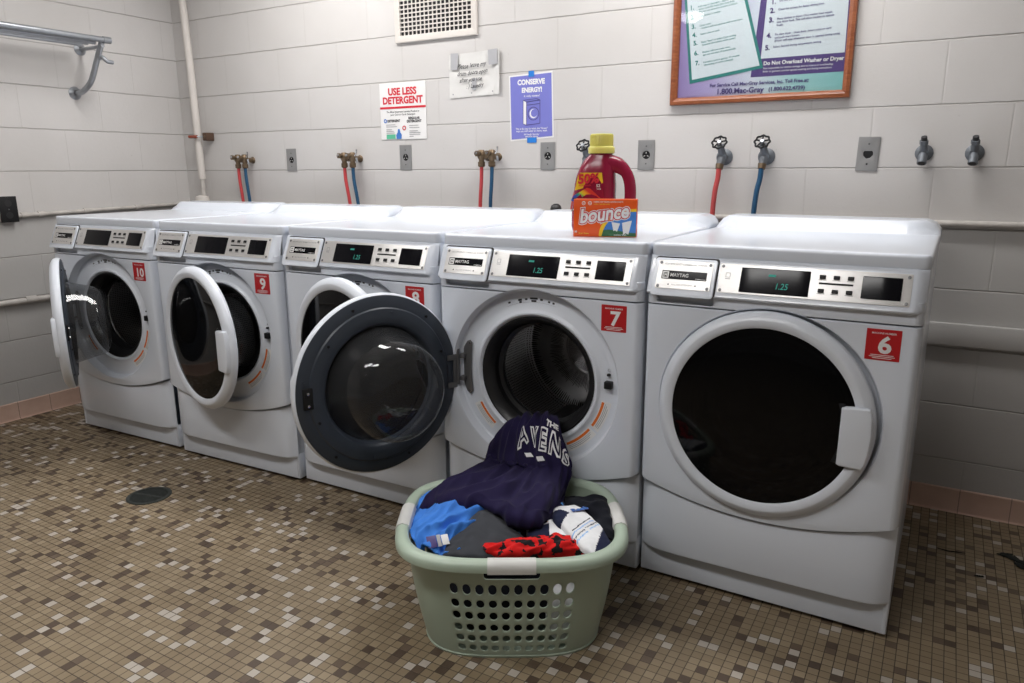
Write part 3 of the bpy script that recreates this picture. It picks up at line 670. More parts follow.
lab = [(-.070, .128), (-.060, .172), (-.052, .180), (.012, .180), (.016, .150)]
L.plate([lab], .0004, M['yel_label'], 0, on_jug(.0))
L.text('50%', .038, M['sign_red'], (lambda v: on_jug(.001)(Vector((v.x - .060, v.y + v.x * .06 + .148, 0)))), bold=.04)
L.text('more loads', .0085, M['sign_red'], (lambda v: on_jug(.001)(Vector((v.x - .058, v.y + v.x * .06 + .139, 0)))))
L.plate([[(-.078, .094), (-.030, .136), (-.022, .139), (.016, .140), (.020, .096)]], .0004, M['maroon'], 0, on_jug(.0008))
cxw, czw = 2.528 - .028, 1.0112 + .115
L.plate([[(-.082, .098), (-.074, .112), (-.032, .136), (-.022, .134), (.016, .100), (.000, .090), (-.060, .088)]], .0004, rainbow_mat(cxw, czw), 0, on_jug(.0014))
L.text('52', .012, M['white'], (lambda v: on_jug(.002)(Vector((v.x - .004, v.y + .138, 0))))); L.text('loads', .006, M['white'], (lambda v: on_jug(.002)(Vector((v.x - .002, v.y + .131, 0)))))
for mt, h, bo in (('black_print', .0022, .09), ('white', .003, .03)):
    L.text('XERA', .046, M[mt], (lambda hh: (lambda v: on_jug(hh)(Vector((v.x * .80 + v.y * .12 - .074, v.y + .070, 0)))))(h), bold=bo)
L.build('printed_label', bt)

# ------------------------------------------------------------------ papers and signs on the back wall
WF = YW - .0008
def wallthing(mb, name, label, cat, group=None): return tag(mb.build(name), label, cat, group)
sg = thing('paper_sign', 'white sign reading USE LESS DETERGENT in red letters on the back wall', 'sign', (1.18, YW, 1.35))
SX = Matrix.Translation((1.180, WF, 1.348)) @ Matrix.Rotation(radians(0), 4, 'Y')
def lt(x, y, h=0.): return Matrix.Translation((x, -h, y)) @ UP
s = MB().plate([rrect(-.137, .0, .137, .260, .003)], .003, M['paper'], .0006, lt(0, 0, 0)); s.build('board', sg).location = (0, -.0008, 0)
s = MB(); h = .0046
s.text('USE LESS', .044, M['sign_red'], lt(0, .205, h), 'CENTER', 1.0, .04); s.text('DETERGENT', .044, M['sign_red'], lt(0, .165, h), 'CENTER', .97, .04)
s.plate([rrect(-.1365, .142, .1365, .1515, .0004)], .0004, M['sign_red'], 0, lt(0, 0, h))
s.text('The Most Important Laundry Product is', .0115, M['black_print'], lt(0, .124, h), 'CENTER', 1.05); s.text('your Coin or Card: Detergent', .0115, M['black_print'], lt(0, .111, h), 'CENTER', 1.05)
s.plate([circle(-.107, .087, .0095, 20), circle(-.107, .087, .005, 20)], .0004, M['sign_blue'], 0, lt(0, 0, h))
s.text('DETERGENT', .016, M['black_print'], lt(-.094, .081, h), 'LEFT', .86, .04)
s.text('REGULAR', .0155, M['black_print'], lt(.066, .091, h), 'CENTER', 1, .04); s.text('DETERGENT', .0155, M['black_print'], lt(.066, .077, h), 'CENTER', 1, .04)
s.plate([circle(.006, .052, .011, 24), circle(.006, .052, .006, 24)], .0004, M['sign_red'], 0, lt(0, 0, h))
for k, (x, y, w) in enumerate(((-.103, .067, .056), (-.103, .058, .066), (-.103, .045, .034), (-.103, .037, .046), (-.103, .029, .050), (.036, .061, .055), (.036, .051, .060), (.036, .036, .05), (.036, .028, .066), (.036, .020, .064), (.036, .011, .024))):
    s.plate([rrect(x, y, x + w, y + .0028, .0006)], .0004, M['grey_print'], 0, lt(0, 0, h))
s.plate([rrect(-.103, .003, -.048, .024, .0006)], .0004, M['sign_green'], 0, lt(0, 0, h))
s.plate([[(-.042, .002), (-.012, .002), (-.010, .022), (-.018, .032), (-.022, .048), (-.032, .048), (-.034, .034), (-.044, .020)]], .0004, M['sign_blue'], 0, lt(0, 0, h))
s.build('printed_lettering', sg)

nt = thing('handwritten_note', 'worn white handwritten note held by grey tape, upper back wall', 'note', (1.588, YW, 1.527))
rows = []; NX, NZ = 26, 20
for j in range(NZ + 1):
    r = []
    for i in range(NX + 1):
        x = -.135 + .27 * i / NX; z = .186 * j / NZ
        if j == 0: z += .004 * noise.noise(Vector((i * .9, 3, 1)))
        if i in (0, NX): x += .003 * noise.noise(Vector((j * .8, 9, 1)))
        y = -.003 - .006 * abs(noise.noise(Vector((x * 22, z * 18, 4)))) - (.010 * ((i - NX * .88) / (NX * .12)) if i > NX * .88 else 0)
        r.append((x, y, z + .004 * x / .13))
    rows.append(r)
n_ = MB().grid(rows, M['paper_note']); n_.build('sheet_of_paper', nt)
for x, z, w, hh, a in ((-.102, .152, .040, .070, 2), (.104, .158, .046, .062, -3), (.002, .052, .022, .050, 5)):
    MB().plate([rrect(-w / 2, -hh / 2, w / 2, hh / 2, .001)], .0005, M['tape'], 0, Matrix.Translation((x, -.0155 if x > .05 else -.0095, z)) @ Matrix.Rotation(radians(a), 4, 'Y') @ UP).build('grey_tape', nt)
t_ = MB()
for s_, x, z, sz in (('Please leave my', -.088, .118, .028), ('drum doors open', -.088, .088, .026), ('after you use', -.076, .060, .026), (': ) Laundry', -.040, .034, .024)):
    t_.text(s_, sz, M['black_print'], (lambda x, z: (lambda v: Vector((v.x * 1.0 + v.y * .25 + x, -.0105, v.y + z + .05 * v.x + .0015 * sin(v.x * 90)))))(x, z), 'LEFT', .86)
for x, z in ((-.112, .012), (-.012, .014), (.098, .016)): MB().plate([circle(x, z, .0035, 10)], .0004, M['grey_print'], 0, lt(0, 0, .0098)).build('pin_hole', nt)
t_.build('handwriting', nt)

bp_ = thing('paper_flyer', 'violet-blue flyer with a drawn washer, fixed by blue tape top and bottom', 'flyer', (1.876, YW, 1.330), 0)
f = MB().plate([[(-.105, -.002), (.109, .010), (.100, .280), (-.112, .272)]], .0008, M['paper'], 0, lt(0, 0, .0004)); f.plate([[(-.099, .005), (.102, .016), (.095, .273), (-.105, .266)]], .0005, M['violet'], 0, lt(0, 0, .0014)); f.build('sheet_of_paper', bp_)
g = MB(); h = .0024
g.text('CONSERVE', .029, M['white'], lt(-.002, .232, h), 'CENTER', .92, .05); g.text('ENERGY!', .027, M['white'], lt(.002, .200, h), 'CENTER', .92, .05)
g.text('It really matters!', .0115, M['white'], lt(.002, .181, h), 'CENTER')
def outline(P, w, mat, X):   # closed thin pen line
    m = len(P)
    for i in range(m):
        a, b_ = Vector(P[i]), Vector(P[(i + 1) % m]); d = (b_ - a); n2 = Vector((-d.y, d.x)).normalized() * w / 2
        g.plate([[tuple(a + n2), tuple(b_ + n2), tuple(b_ - n2), tuple(a - n2)]], .0002, mat, 0, X)
W2 = lt(0, 0, h)
g.plate([[(-.040, .070), (-.024, .064), (-.024, .160), (-.040, .168)]], .0002, M['white'], 0, W2)
outline([(-.024, .064), (.042, .070), (.042, .166), (-.024, .160)], .0026, M['navy_print'], W2); outline([(-.040, .070), (-.024, .064), (-.024, .160), (-.040, .168)], .0022, M['navy_print'], lt(0, 0, h + .0003))
outline([(-.040, .168), (-.024, .160), (.042, .166), (.026, .172)], .0022, M['navy_print'], W2)
g.plate([circle(.010, .111, .028, 32), circle(.010, .111, .025, 32)], .0002, M['navy_print'], 0, W2); g.plate([circle(.010, .111, .019, 32)], .0002, M['white'], 0, W2); g.plate([circle(.014, .113, .016, 32)], .0002, M['violet'], 0, lt(0, 0, h + .0003))
outline([(-.022, .146), (.041, .151), (.041, .152), (-.022, .147)], .0016, M['navy_print'], W2)
for t__, z in (('This is the way to wash, the "Green"', .046), ('way; use cold water or warm, wash', .036), ('full loads, line dry', .022), ('save the planet', .013)): g.text(t__, .0108, M['white'], lt(.001, z, h), 'CENTER', .98)
g.build('printed_lettering', bp_)
MB().plate([rrect(-.014, .262, .013, .286, .001)], .0006, M['blue_tape'], 0, lt(0, 0, .0026)).build('blue_tape', bp_); MB().plate([rrect(-.020, -.010, .026, .012, .001)], .0006, M['blue_tape'], 0, lt(0, 0, .0026)).build('blue_tape', bp_)

# framed instruction poster
FX0, FX1, FZ0, FZ1 = 2.496, 3.138, 1.446, 2.03
fr = thing('framed_poster', 'wood-framed washer and dryer instruction poster, upper right of the wall', 'poster', ((FX0 + FX1) / 2, YW, FZ0))
def fit(o, par=fr): o.parent = par; o.matrix_parent_inverse = Matrix.Translation(-Vector(par.location)); return o
m_ = MB(); wv = .027
oc = [(FX0, FZ0), (FX1, FZ0), (FX1, FZ1), (FX0, FZ1)]; ic = [(FX0 + wv, FZ0 + wv), (FX1 - wv, FZ0 + wv), (FX1 - wv, FZ1 - wv), (FX0 + wv, FZ1 - wv)]
pf = [(0, 0), (0, .018), (.10, .022), (.5, .024), (.82, .019), (1, .012), (1, .004)]
for k in range(4):
    a, b_, c_, d_ = oc[k], oc[(k + 1) % 4], ic[(k + 1) % 4], ic[k]
    m_.grid([[(a[0] + (d_[0] - a[0]) * t, YW - .001 - y, a[1] + (d_[1] - a[1]) * t) for t, y in pf], [(b_[0] + (c_[0] - b_[0]) * t, YW - .001 - y, b_[1] + (c_[1] - b_[1]) * t) for t, y in pf]], M['wood'])
fit(m_.build('frame'))
PY = YW - .006
def pp(h=0.): return on_wall(PY - h)
m_ = MB().plate([rrect(FX0 + .022, FZ0 + .022, FX1 - .022, FZ1 - .022, .001)], .001, M['poster'], 0, pp()); fit(m_.build('print_background'))
def up(Pa, Pb, z):  # extends an edge upward
    t = (z - Pa[1]) / (Pb[1] - Pa[1]); return (Pa[0] + (Pb[0] - Pa[0]) * t, z)
m_ = MB()
m_.plate([[(2.795, 1.533), (3.121, 1.534), (3.121, 1.97), (2.826, 1.97)]], .0002, M['purple'], 0, pp(.0012))
m_.plate([[(2.827, 1.595), (3.108, 1.596), (3.104, 1.955), (2.842, 1.955)]], .0002, M['sheet'], 0, pp(.0016))
g1, g2, g3, g4 = (2.535, 1.815), (2.568, 1.523), (2.838, 1.563), (2.768, 1.797)
m_.plate([[g2, g3, (2.720, 1.958), (2.519, 1.955)]], .0002, M['teal'], 0, pp(.0022))
m_.plate([[(2.577, 1.537), (2.825, 1.572), (2.712, 1.945), (2.530, 1.940)]], .0002, M['sheet'], 0, pp(.0026))
fit(m_.build('printed_sheets'))
m_ = MB()
def pt(s_, x, z, size, mat, rot=0., h=.0032, al='LEFT', bold=0):
    m_.text(s_, size, mat, Matrix.Translation((x, PY - h, z)) @ Matrix.Rotation(radians(-rot), 4, 'Y') @ UP, al, 1., (.03 if size > .014 else .014) if bold else .008)
NP, TP = M['navy_print'], M['teal']
for k, (x, z, tx) in enumerate(((2.556, 1.786, ('Add soap or detergent - approx 1/4 cup', 'unless cycle fills loads (the rinse first)', 'Do not use excessive amount of bleach')), (2.560, 1.752, ('Place clothes in washer.',)), (2.566, 1.719, ('Close cover', '- machine will not operate with cover open.')), (2.571, 1.689, ('Insert coins or card.',)), (2.576, 1.660, ('Press "Start" or Select Cycle setting.', '(General information inside cover)')), (2.581, 1.624, ('Washer will now wash, rinse,', 'spin dry and shut off automatically.')), (2.587, 1.588, ('Complete cycle is approx. 30 minutes', '(depending on cycles selected)')))):
    pt('%d.' % (k + 1), x, z, .0225, TP, 6, bold=.0006)
    for j, s_ in enumerate(tx): pt(s_, x + .030 + .003 * j, z + .006 - .0095 * j, .0088, TP, 7, bold=.0003)
for k, (x, z, tx) in enumerate(((2.851, 1.776, ('Do not dry wool, rubber or plastics.',)), (2.849, 1.747, ('Clean lint screen for faster drying time.',)), (2.847, 1.716, ('Place clothes in dryer. One washer load equals', 'one dryer load. This will allow clothes to tumble', 'freely.')), (2.843, 1.664, ('To start dryer - close door. Insert coins or card', 'and push start button.', '(Dryer will stop whenever door is opened during cycle)')), (2.840, 1.623, ('Select desired drying temperature setting.',)))):
    pt('%d.' % (k + 1), x, z, .0235, M['purple'], 2, bold=.0006)
    for j, s_ in enumerate(tx): pt(s_, x + .028, z + .006 - .0105 * j, .0096, NP, 2, bold=.0003)
pt('Do Not Overload Washer or Dryer', 2.838, 1.572, .0182, M['white'], 0, bold=.0006)
pt('Not responsible for clothes damage due to misuse or overloading.', 2.838, 1.558, .0088, M['white']); pt('Refer to garment care for special washing and drying instructions.', 2.838, 1.547, .0088, M['white'])
pt('For Service Call Mac-Gray Services, Inc. Toll Free at:', 2.646, 1.507, .0165, NP, 0, bold=.0005); pt('1.800.Mac-Gray', 2.672, 1.480, .0270, NP, 0, bold=.0007); pt('(1.800.622.4729)', 2.862, 1.482, .0185, NP, 0, bold=.0005); pt('Mac-Gray Services', 2.560, 1.4735, .005, NP)
fit(m_.build('printed_lettering'))
m_ = MB().plate([rrect(FX0 + .02, FZ0 + .02, FX1 - .02, FZ1 - .02, .001)], .0012, M['pane'], 0, on_wall(YW - .0115)); fit(m_.build('glass_pane'))

# ventilation grille
VX0, VX1, VZ0, VZ1 = 1.158, 1.610, 1.782, 2.05
vt = thing('ventilation_grille', 'painted square-mesh ventilation grille high on the back wall', 'vent', ((VX0 + VX1) / 2, YW, VZ0))
bd = .030
m_ = MB().plate([rrect(VX0, VZ0, VX1, VZ1, .003), rrect(VX0 + bd, VZ0 + bd, VX1 - bd, VZ1 - bd, .001)], .014, M['paint'], .002, on_wall(YW - .0)); fit(m_.build('frame'), vt)
m_ = MB().plate([rrect(VX0 + .02, VZ0 + .02, VX1 - .02, VZ1 - .02, .001)], .001, M['dark'], 0, on_wall(YW - .0005)); fit(m_.build('duct_opening'), vt)
holes = []; nxh, nzh = 17, 11; pw = (VX1 - VX0 - 2 * bd) / nxh; ph = (VZ1 - VZ0 - 2 * bd) / nzh
gm = MB()
for i in range(1, nxh): x = VX0 + bd + pw * i; gm.box((x - .0027, YW - .010, VZ0 + bd - .002), (x + .0027, YW - .007, VZ1 - bd + .002), M['paint'])
for i in range(1, nzh): z = VZ0 + bd + ph * i; gm.box((VX0 + bd - .002, YW - .0105, z - .0027), (VX1 - bd + .002, YW - .0075, z + .0027), M['paint'])
fit(gm.build('square_mesh'), vt)

# ------------------------------------------------------------------ outlets
def outlet(x, z, broken=False, lab='', w=.035, h=.058):
    t = thing('wall_outlet', lab, 'outlet', (x, YW, z), radians(0), 'steel single-hole outlets on the back wall')
    if broken: t.rotation_euler = (0, radians(1.5), 0)
    hole = circle(0, 0, .0165, 24) if not broken else [(-.017, .010), (.016, .010), (.016, -.004), (.008, -.013), (-.004, -.016), (-.014, -.006)]
    MB().plate([rrect(-w, -h, w, h, .002), hole], .003, M['shaded_outlet_steel'], .0008, on_wall(-.001)).build('cover_plate', t)
    m = MB().lathe([(.0162, 0), (.0162, .002), (.015, .0035), (0, .0035)], M['black'], UP, 24)
    if not broken:
        for a in (0, 120, 240): m.box((-.0015, -.0039, .005), (.0015, -.0035, .012), M['steel'], 0, Matrix.Rotation(radians(a), 4, 'Y'))
    m.build('socket', t)
    for z_ in (.034, -.034): MB().lathe([(0, .0055), (.0028, .005), (.0034, .004)], M['cast'] if z_ > 0 or not broken else M['dark'], Matrix.Translation((0, 0, z_)) @ UP, 12).build('screw', t)
outlet(.423, 1.261, lab='steel outlet plate between the first and second hose pairs from the left corner')
outlet(1.187, 1.266, lab='steel outlet plate directly below the USE LESS DETERGENT sign')
outlet(1.957, 1.263, lab='steel outlet plate directly below the violet flyer')
outlet(2.402, 1.262, lab='steel outlet plate just right of the yellow-capped jug')
outlet(3.213, 1.255, True, lab='steel outlet plate with a broken socket, below the framed poster')

# ------------------------------------------------------------------ taps and hoses
def brass_taps(x, z, lab, dx=.0):
    t = thing('water_valve', lab, 'valve', (x, YW, z), 0, 'tarnished brass double valves')
    b_ = MB(); B_ = M['brass']
    b_.tube([(-.042, -.055, .0), (.042, -.055, .0)], .012, B_, 14)
    for s_ in (-.027, .027):
        b_.tube([(s_, 0, -.004), (s_, -.03, -.004), (s_, -.055, 0)], .013, B_, 14); b_.lathe([(0, 0), (.018, 0), (.018, .004), (.014, .008)], B_, Matrix.Translation((s_, 0, -.004)) @ UP, 20)
        b_.lathe([(0, .022), (.012, .02), (.017, .012), (.0195, 0), (.018, -.012), (.012, -.022), (.012, -.030), (.016, -.032), (.016, -.050), (.011, -.054), (0, -.054)], B_, Matrix.Translation((s_, -.058, .006)), 20)
        b_.lathe([(.010, 0), (.010, .018), (.014, .020), (.014, .028), (0, .030)], B_, Matrix.Translation((s_, -.07, .010)) @ UP, 6, smooth=False)
        b_.lathe([(0, .034), (.006, .033), (.007, .028)], M['chrome'], Matrix.Translation((s_, -.072, .012)) @ UP, 12)
    b_.box((-.008, -.068, -.012), (.008, -.044, .014), B_, .004)
    b_.build('valve_body', t)
    l = MB().tube([(.045, -.06, .01), (.058, -.064, .022), (.062, -.066, .040)], .004, M['chrome'], 8); l.tube([(.056, -.062, .0), (.060, -.062, -.022)], .005, M['galv'], 8)
    l.build('lever', t)
hg = 'washer supply hoses'
def hose(pts, mat, lab, r=.0085): return tag(MB().tube(smooth_path(pts), r, mat, 14).build('supply_hose'), lab, 'hose', hg)
for k, (x, who) in enumerate(((.098, 'washer 10, nearest the corner'), (.872, 'washer 9'), (1.681, 'washer 8'))):
    z = 1.266; brass_taps(x, z, 'tarnished brass double valve on the wall ' + ('nearest the corner pipe', 'between the two leftmost outlet plates', 'between the detergent sign and the violet flyer')[k])
    bend = (.012, .022, -.014)[k]
    zt_ = z - .048; yy = YW - .058
    for s_, mt, nm in ((-.027, M['hose_red'], 'red'), (.027, M['hose_blue'], 'blue')):
        hose([(x + s_, yy, zt_), (x + s_ + bend * .15, yy, zt_ - .06), (x + s_ + bend * .8, yy + .003, 1.06), (x + s_ + bend * 1.3, yy + .01, .92), (x + s_ + bend * 1.3, YW - .09, .72)], mt,
             nm + ' supply hose on the brass valve ' + ('nearest the corner pipe', 'between the two leftmost outlet plates', 'between the detergent sign and the violet flyer')[k])
def bib(x, z, lab, wheel=True):
    sz = .9 if wheel else .82
    t = thing('hose_tap' if wheel else 'capped_tap', lab, 'tap', (x, YW, z), 0, 'wheel-handled taps' if wheel else 'taps without handles'); t.scale = (sz, sz, sz)
    G = M['tapmetal']; b_ = MB()
    b_.lathe([(0, 0), (.034, 0), (.034, .005), (.026, .010), (.016, .014)], G, UP, 28)
    b_.tube([(0, -.01, 0), (0, -.035, 0), (0, -.05, -.004)], [.017, .018, .02], G, 18)
    b_.tube([(0, -.032, -.002), (-.002, -.052, -.018), (-.003, -.062, -.034)], [.019, .017, .014], G, 18)
    b_.tube([(0, -.034, .004), (-.002, -.052, .026), (-.003, -.060, .040)], [.017, .015, .012], G, 18)
    b_.tube([(-.003, -.058, .034), (-.0035, -.065, .048)], .0165, G, 6)
    if not wheel:
        b_.tube([(-.003, -.060, .045), (-.004, -.070, .062)], [.012, .011], M['dark'], 16)
        b_.tube([(-.003, -.060, -.030), (-.0035, -.0665, -.042)], [.018, .018], G, 16); b_.tube([(-.0035, -.0663, -.0415), (-.0038, -.0675, -.0435)], [.013, .013], M['dark'], 16)
    else:
        b_.tube([(-.0035, -.063, .046), (-.006, -.076, .058)], .006, G, 10)
        b_.tube([(-.003, -.060, -.030), (-.004, -.066, -.050)], [.017, .015], M['brass'], 14)
    b_.build('tap_body', t)
    if wheel:
        w_ = MB(); X = Matrix.Translation((-.006, -.076, .058)) @ Matrix.Rotation(radians(55), 4, 'X')
        ring = []
        for i in range(48):
            a = 2 * pi * i / 48; r = .0285 + .0022 * cos(8 * a); ring.append([(r + .0045 * cos(q_)) * 1 for q_ in (0,)])
        V2 = []
        for i in range(64):
            a = 2 * pi * i / 64; r = .0285 + .002 * cos(8 * a)
            V2.append([((r + .0042 * cos(2 * pi * q_ / 10)) * cos(a), (r + .0042 * cos(2 * pi * q_ / 10)) * sin(a), .0042 * sin(2 * pi * q_ / 10)) for q_ in range(10)])
        V2.append(V2[0]); w_.grid(V2, M['black'], closed_u=True, X=X)
        for i in range(5):
            a = 2 * pi * i / 5 + .3; w_.tube([(.004 * cos(a), .004 * sin(a), .002), (.0285 * cos(a), .0285 * sin(a), 0)], .0034, M['black'], 8, True, X)
        w_.lathe([(0, .008), (.007, .0075), (.0095, .004), (.0095, -.004), (0, -.006)], M['galv'], X, 16)
        w_.build('hand_wheel', t)
for x, nm, mt, lab, hl, e in ((2.152, 'pink', 'hose_pink', 'tap with black hand wheel just left of the yellow-capped jug', 'faded red supply hose hanging behind the maroon jug', -.046), (2.710, 'pink', 'hose_pink', 'tap with black hand wheel and red hose, below the framed poster', 'faded red supply hose hanging from the tap below the framed poster', -.012), (2.865, 'blue', 'hose_blue', 'tap with black hand wheel and blue hose, below the framed poster', 'blue supply hose hanging from the rightmost black wheel tap', -.014)):
    bib(x + .006, 1.250, lab)
    hose([(x + .002, YW - .060, 1.208), (x + .000, YW - .061, 1.17), (x + e * .6, YW - .064, 1.12), (x + e, YW - .064, 1.03), (x + e, YW - .07, .90), (x + e, YW - .09, .72)], M[mt], hl, .0095)
bib(3.385, 1.256, 'grey tap without a handle, left one of two right of the broken outlet', False)
bib(3.531, 1.254, 'grey tap without a handle, farthest right on the back wall', False)
pg = MB().lathe([(0, .020), (.010, .019), (.020, .012), (.024, 0), (.024, -.02), (.018, -.03), (.018, -.5), (0, -.5)], M['rubber'], Matrix.Translation((2.041, .90, 1.046)), 24)
tag(pg.build('standpipe_plug'), 'black rounded plug poking up behind washer 7', 'plug')

# conduits and pipes
cb = MB().tube([(XL + .02, YW - .016, 1.020), (XR, YW - .016, 1.026)], .011, M['chip'], 14)
for x in (.6, 1.9, 3.2, 4.4): cb.box((x - .012, YW - .03, 1.009), (x + .012, YW, 1.037), M['chip'], .003)
tag(cb.build('wall_conduit'), 'painted conduit running along the back wall just above the washer lids', 'conduit')
cl = MB().tube([(XL + .016, -3.2, .975), (XL + .016, -.06, .9965), (XL + .016, YW - .03, 1.020)], .010, M['chip'], 14)
for y in (.02, .10, .33, .62): cl.tube([(XL + .016, y, .9985 + .02 * max(0, y) + .0), (XL + .016, y + .03, .9992 + .02 * max(0, y))], .0135, M['chip'], 14)
tag(cl.build('wall_conduit'), 'thin painted conduit on the left wall, upper one, joined to the black box', 'conduit')
cl = MB().tube([(XL + .022, -3.2, .590), (XL + .022, YW - .02, .584)], .0135, M['chip'], 14)
cl.tube([(XL + .022, -.02, .588), (XL + .022, .03, .588)], .017, M['chip'], 14)
tag(cl.build('wall_conduit'), 'thicker painted conduit low on the left wall beside washer 10', 'conduit')
jb = thing('outlet_box', 'black-faced electrical outlet box on the left wall above the conduit', 'outlet box', (XL, -.040, 1.031))
MB().box((0, -.036, -.056), (.032, .036, .056), M['paint'], .003).build('box_body', jb)
q = MB().box((.031, -.040, -.061), (.038, .040, .061), M['black'], .002); q.lathe([(0, 0), (.0025, .0004), (.003, -.001)], M['cast'], Matrix.Translation((.039, 0, .0)) @ Matrix.Rotation(pi / 2, 4, 'Y'), 10)
for z in (.028, -.028): q.plate([circle(0, 0, .016, 20)], .0006, M['rubber'], 0, Matrix.Translation((.0382, 0, z)) @ Matrix.Rotation(pi / 2, 4, 'Z') @ UP)
q.build('black_cover', jb)
vp = thing('drain_pipe', 'white painted vertical pipe in the corner above washer 10', 'pipe', (-.262, .945, 0))
MB().tube([(-.028, 0, ZC - .002), (-.022, 0, 2.12), (-.008, 0, 1.75), (.0, 0, 1.25), (.002, 0, 1.16)], [.0205] * 4 + [.0195], M['paint'], 20).build('riser', vp)
MB().tube([(.002, 0, 1.17), (.003, 0, 1.06)], .0135, M['chip'], 16).build('lower_pipe', vp)
MB().lathe([(0, .0), (.036, 0), (.038, .004), (.038, 1.052), (.035, 1.062), (.014, 1.068), (0, 1.068)], M['paint'], Matrix.Translation((-.008, -.005, 0)), 28).build('standpipe', vp)
cc = thing('pipe_clamp', 'small copper and brown clamp beside the corner pipe', 'clamp', (-.21, YW, 1.394))
MB().tube([(-.088, -.072, .001), (-.022, -.072, .0)], .0085, plain('copper_red', (.33, .07, .035), .45, .4), 12).build('copper_stub', cc)
q = MB().box((-.002, -.052, -.022), (.034, 0, .022), plain('rusty_brown', (.10, .055, .035), .6, .2, var=.4), .004); q.tube([(-.025, -.072, 0), (.0, -.045, 0)], .004, M['galv'], 8); q.lathe([(0, .003), (.006, .002), (.008, 0)], M['brass'], Matrix.Translation((.016, -.052, 0)) @ UP, 12)
q.build('bracket_box', cc)

# ------------------------------------------------------------------ rack on the left wall
rk = thing('wall_rack', 'galvanised tubular shelf rack bracketed to the left wall', 'rack', (XL, .40, 1.6))
G = M['galv']
for x, r, ye in ((.250, .0135, .030), (.214, .0105, .0), (.155, .0080, .0), (.090, .0080, .0)):
    MB().tube([(x, -2.9, .222 + (.012 if r > .013 else 0)), (x, ye - .02, .222 + (.012 if r > .013 else 0))], r, G, 16).build('rail', rk)
for yb in (0., -1.3, -2.6):
    a = MB()
    a.lathe([(0, 0), (.030, 0), (.030, .004), (.016, .012), (.012, .016)], G, Matrix.Translation((0, yb + .03, .212)) @ Matrix.Rotation(pi / 2, 4, 'Y'), 24)
    a.tube([(0, yb + .03, .212), (.12, yb + .015, .206), (.245, yb + .0, .206)], .009, G, 14)
    a.lathe([(0, 0), (.032, 0), (.032, .004), (.020, .012), (.016, .02)], G, Matrix.Translation((0, yb - .025, -.005)) @ Matrix.Rotation(pi / 2, 4, 'Y'), 24)
    a.tube(smooth_path([(0, yb - .025, -.005), (.05, yb - .022, -.004), (.10, yb - .018, .018), (.14, yb - .012, .055), (.19, yb - .006, .14), (.238, yb, .222)]), .0135, G, 16)
    a.tube([(.235, yb - .004, .200), (.21, yb - .006, .15)], .008, G, 10)
    a.build('bracket', rk)
    hk = MB().tube(smooth_path([(.212, yb + .0, .160), (.232, yb + .004, .150), (.240, yb + .018, .136), (.240, yb + .045, .134)]), .010, G, 12)
    hk.tube([(.212, yb, .160), (.205, yb, .145)], .010, G, 12); hk.build('hook', rk)
MB().tube([(.250, .0, .234), (.250, .038, .234)], .0160, G, 16).build('end_cap', rk)

# ------------------------------------------------------------------ floor bits
dr_ = thing('floor_drain', 'round dark cast-iron drain grate set in the mosaic floor', 'drain', (.958, -.372, 0))
MB().lathe([(.080, 0), (.080, .002), (.074, .0035), (.067, .003), (.067, 0)], M['drain'], None, 48).build('rim', dr_)
MB().lathe([(0, .0004), (.067, .0004)], M['dark'], None, 48).build('sump', dr_)
g_ = MB()
for i in range(-7, 8):
    x = i * .0088; hl = sqrt(max(0, .068 ** 2 - x * x)); g_.box((x - .0022, -hl, .0006), (x + .0022, hl, .003), M['drain'])
g_.box((-.067, -.004, .0006), (.067, .004, .0028), M['drain']); g_.lathe([(0, .0034), (.006, .0034), (.007, .001)], M['drain'], None, 12)
go = g_.build('grate', dr_); go.rotation_euler = (0, 0, radians(12))
def scrap(name, lab, pts, r, seed, mat, cat):
    m = MB()
    for k, P in enumerate(pts):
        rows = []
        path = smooth_path(P, 5)
        for i, q_ in enumerate(path):
            t = i / (len(path) - 1); w = r * (sin(pi * min(.97, max(.06, t))) ** .5) * (.8 + .4 * noise.noise(Vector((i * .7, seed, k))))
            rows.append([(q_.x + w * 1.0 * cos(2 * pi * j / 10) * .8, q_.y + w * cos(2 * pi * j / 10) * .6, max(.0006, .0006 + w * .45 * (1 + sin(2 * pi * j / 10)) * (.8 + .5 * noise.noise(Vector((j, i * .5, seed)))))) for j in range(10)])
        m.grid(rows, mat, closed_u=True)
    return tag(m.build(name), lab, cat)
scrap('lint_clump', 'dark grey lint clump on the floor at the right edge', [[(3.735, .700, 0), (3.77, .690, 0), (3.80, .665, 0), (3.84, .66, 0)], [(3.745, .71, 0), (3.765, .70, 0), (3.775, .68, 0)], [(3.78, .66, 0), (3.80, .635, 0), (3.83, .62, 0)]], .016, 3, M['lint'], 'lint')
scrap('torn_scrap', 'thin dark scrap on the floor right of washer 6', [[(3.565, .650, 0), (3.60, .643, 0), (3.645, .655, 0)]], .006, 5, M['lint'], 'scrap')
scrap('lint_speck', 'small dark lint speck on the floor near the thin scrap', [[(3.668, .515, 0), (3.680, .512, 0), (3.692, .516, 0)]], .009, 8, M['lint'], 'lint')

# ------------------------------------------------------------------ laundry basket
BA = radians(30.1); BCN = Vector((2.544, -.347, 0))
bk = thing('laundry_basket', 'sage green plastic laundry basket heaped with clothes on the floor', 'basket', BCN, BA)
def sup(a, rx, ry, e): c_, s_ = cos(a), sin(a); return rx * abs(c_) ** e * (1 if c_ >= 0 else -1), ry * abs(s_) ** e * (1 if s_ >= 0 else -1)
H_ = .298
def wall_pt(a, t, d=0.):      # t 0 bottom .. 1 top
    rx = .232 + (.276 - .232) * t + .006 * sin(pi * t); ry = .196 + (.236 - .196) * t + .005 * sin(pi * t)
    x, y = sup(a, rx - d, ry - d, .62)
    return (x, y, .004 + (H_ - .012) * t)
